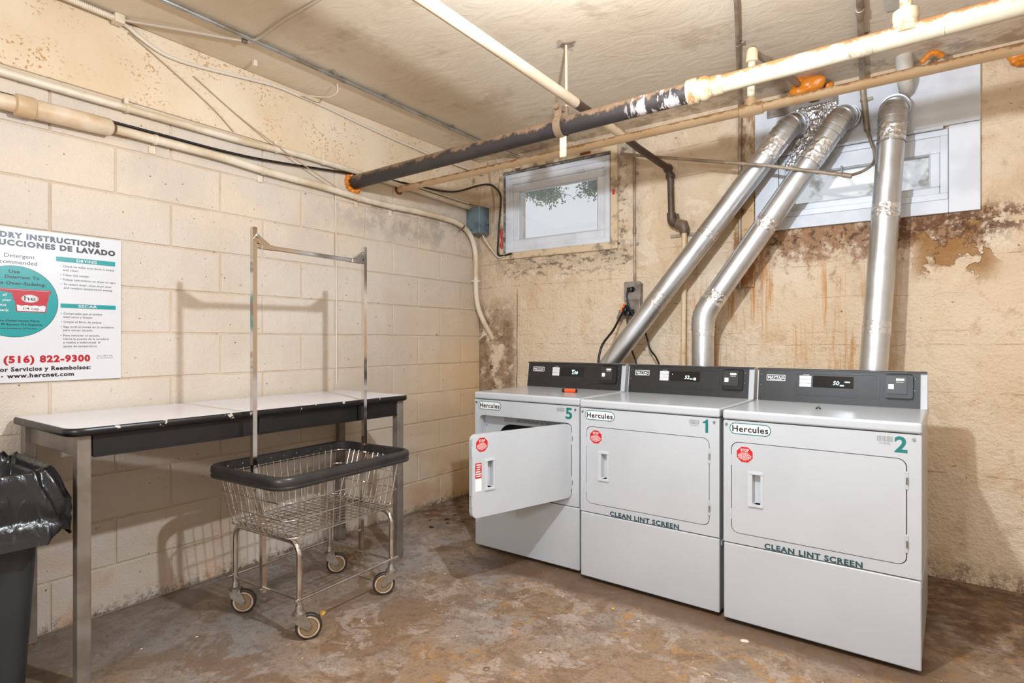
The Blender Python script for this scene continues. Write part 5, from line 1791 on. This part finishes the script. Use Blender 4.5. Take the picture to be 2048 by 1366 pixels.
text_mb(mb, 'www.hercnet.com', -0.390, -0.173, 0.0185, 0.0165, pf, 0.055)
mb.build('web_address', 'poster_black', t)
mb = MB()
text_mb(mb, 'Scan QR-Code', -0.089, -0.032, 0.0965, 0.0052, pf, 0.0)
text_mb(mb, 'for hercnet.com', -0.092, -0.031, 0.0875, 0.0052, pf, 0.0)
mb.build('small_print', 'poster_black', t)

# ================================================================== FLOOR LITTER
rnd = random.Random(31)


def crumb(name, label, cat, x, y, s, mat, flat_=0.5):
    bm = bmesh.new()
    bmesh.ops.create_icosphere(bm, subdivisions=2, radius=s)
    sd = rnd.random() * 50
    for v in bm.verts:
        k = 1 + 0.6 * mnoise.noise(v.co / s * 1.3 + Vector((sd, 0, 0)))
        v.co = Vector((v.co.x * k, v.co.y * k * 0.75, max(v.co.z * k * flat_, -s * flat_ * 0.6)))
    lo = min(v.co.z for v in bm.verts)
    for v in bm.verts:
        v.co.z -= lo
    o = MB().bm(bm).build(name, mat, angle=50)
    o.location = (x, y, 0)
    o.rotation_euler = (0, 0, rnd.random() * 6)
    return tag(o, label, cat)


crumb('food_crumb', 'yellow crumb on the floor in front of the cart front wheel', 'crumb', 0.768, -2.04, 0.014, 'crumb_yellow', 0.8)
crumb('food_crumb', 'yellow crumb on the floor below dryer number 1', 'crumb', 1.767, -1.268, 0.007, 'crumb_yellow', 0.8)
crumb('paint_chip', 'large pale paint chip on the floor below dryer number 2', 'paint chip', 2.309, -1.211, 0.014, 'chip_white', 0.25)
mb = MB()
mb.tube([(0.011 * math.cos(2 * PI * q / 20), 0.011 * math.sin(2 * PI * q / 20), 0.0025) for q in range(20)], 0.0025, 8, closed=True)
o = mb.build('rubber_ring', 'hub_brown', angle=70)
o.location = (1.602, -1.958, 0)
tag(o, 'small brown ring lying on the floor at the bottom of the view', 'ring')
spots = [(1.13, -1.72), (1.25, -1.52), (1.52, -1.28), (1.9, -1.30), (1.70, -1.75), (2.25, -1.55), (1.36, -1.84), (0.95, -1.98), (2.05, -1.83), (1.58, -1.50), (0.52, -2.45), (0.44, -2.62), (0.90, -1.40), (1.0, -2.3), (2.6, -1.35)]
for i, (x, y) in enumerate(spots):
    o = crumb('paint_fleck', 'tiny pale fleck among those scattered over the floor', 'paint fleck', x, y, rnd.uniform(0.0028, 0.0048), 'chip_white', 0.35)
    o['group'] = 'pale flecks scattered over the floor'
for i, (x, y) in enumerate([(0.30, -0.72), (0.36, -0.78), (0.28, -0.62), (0.42, -0.70), (0.45, -0.55), (0.33, -0.9), (0.22, -0.80), (0.5, -0.42), (0.3, -0.35)]):
    o = crumb('leaf_scrap', 'dark leaf scrap on the floor near the far corner', 'leaf scrap', x, y, rnd.uniform(0.010, 0.020), 'leaf_litter', 0.2)
    o['group'] = 'dark leaf scraps near the far corner'
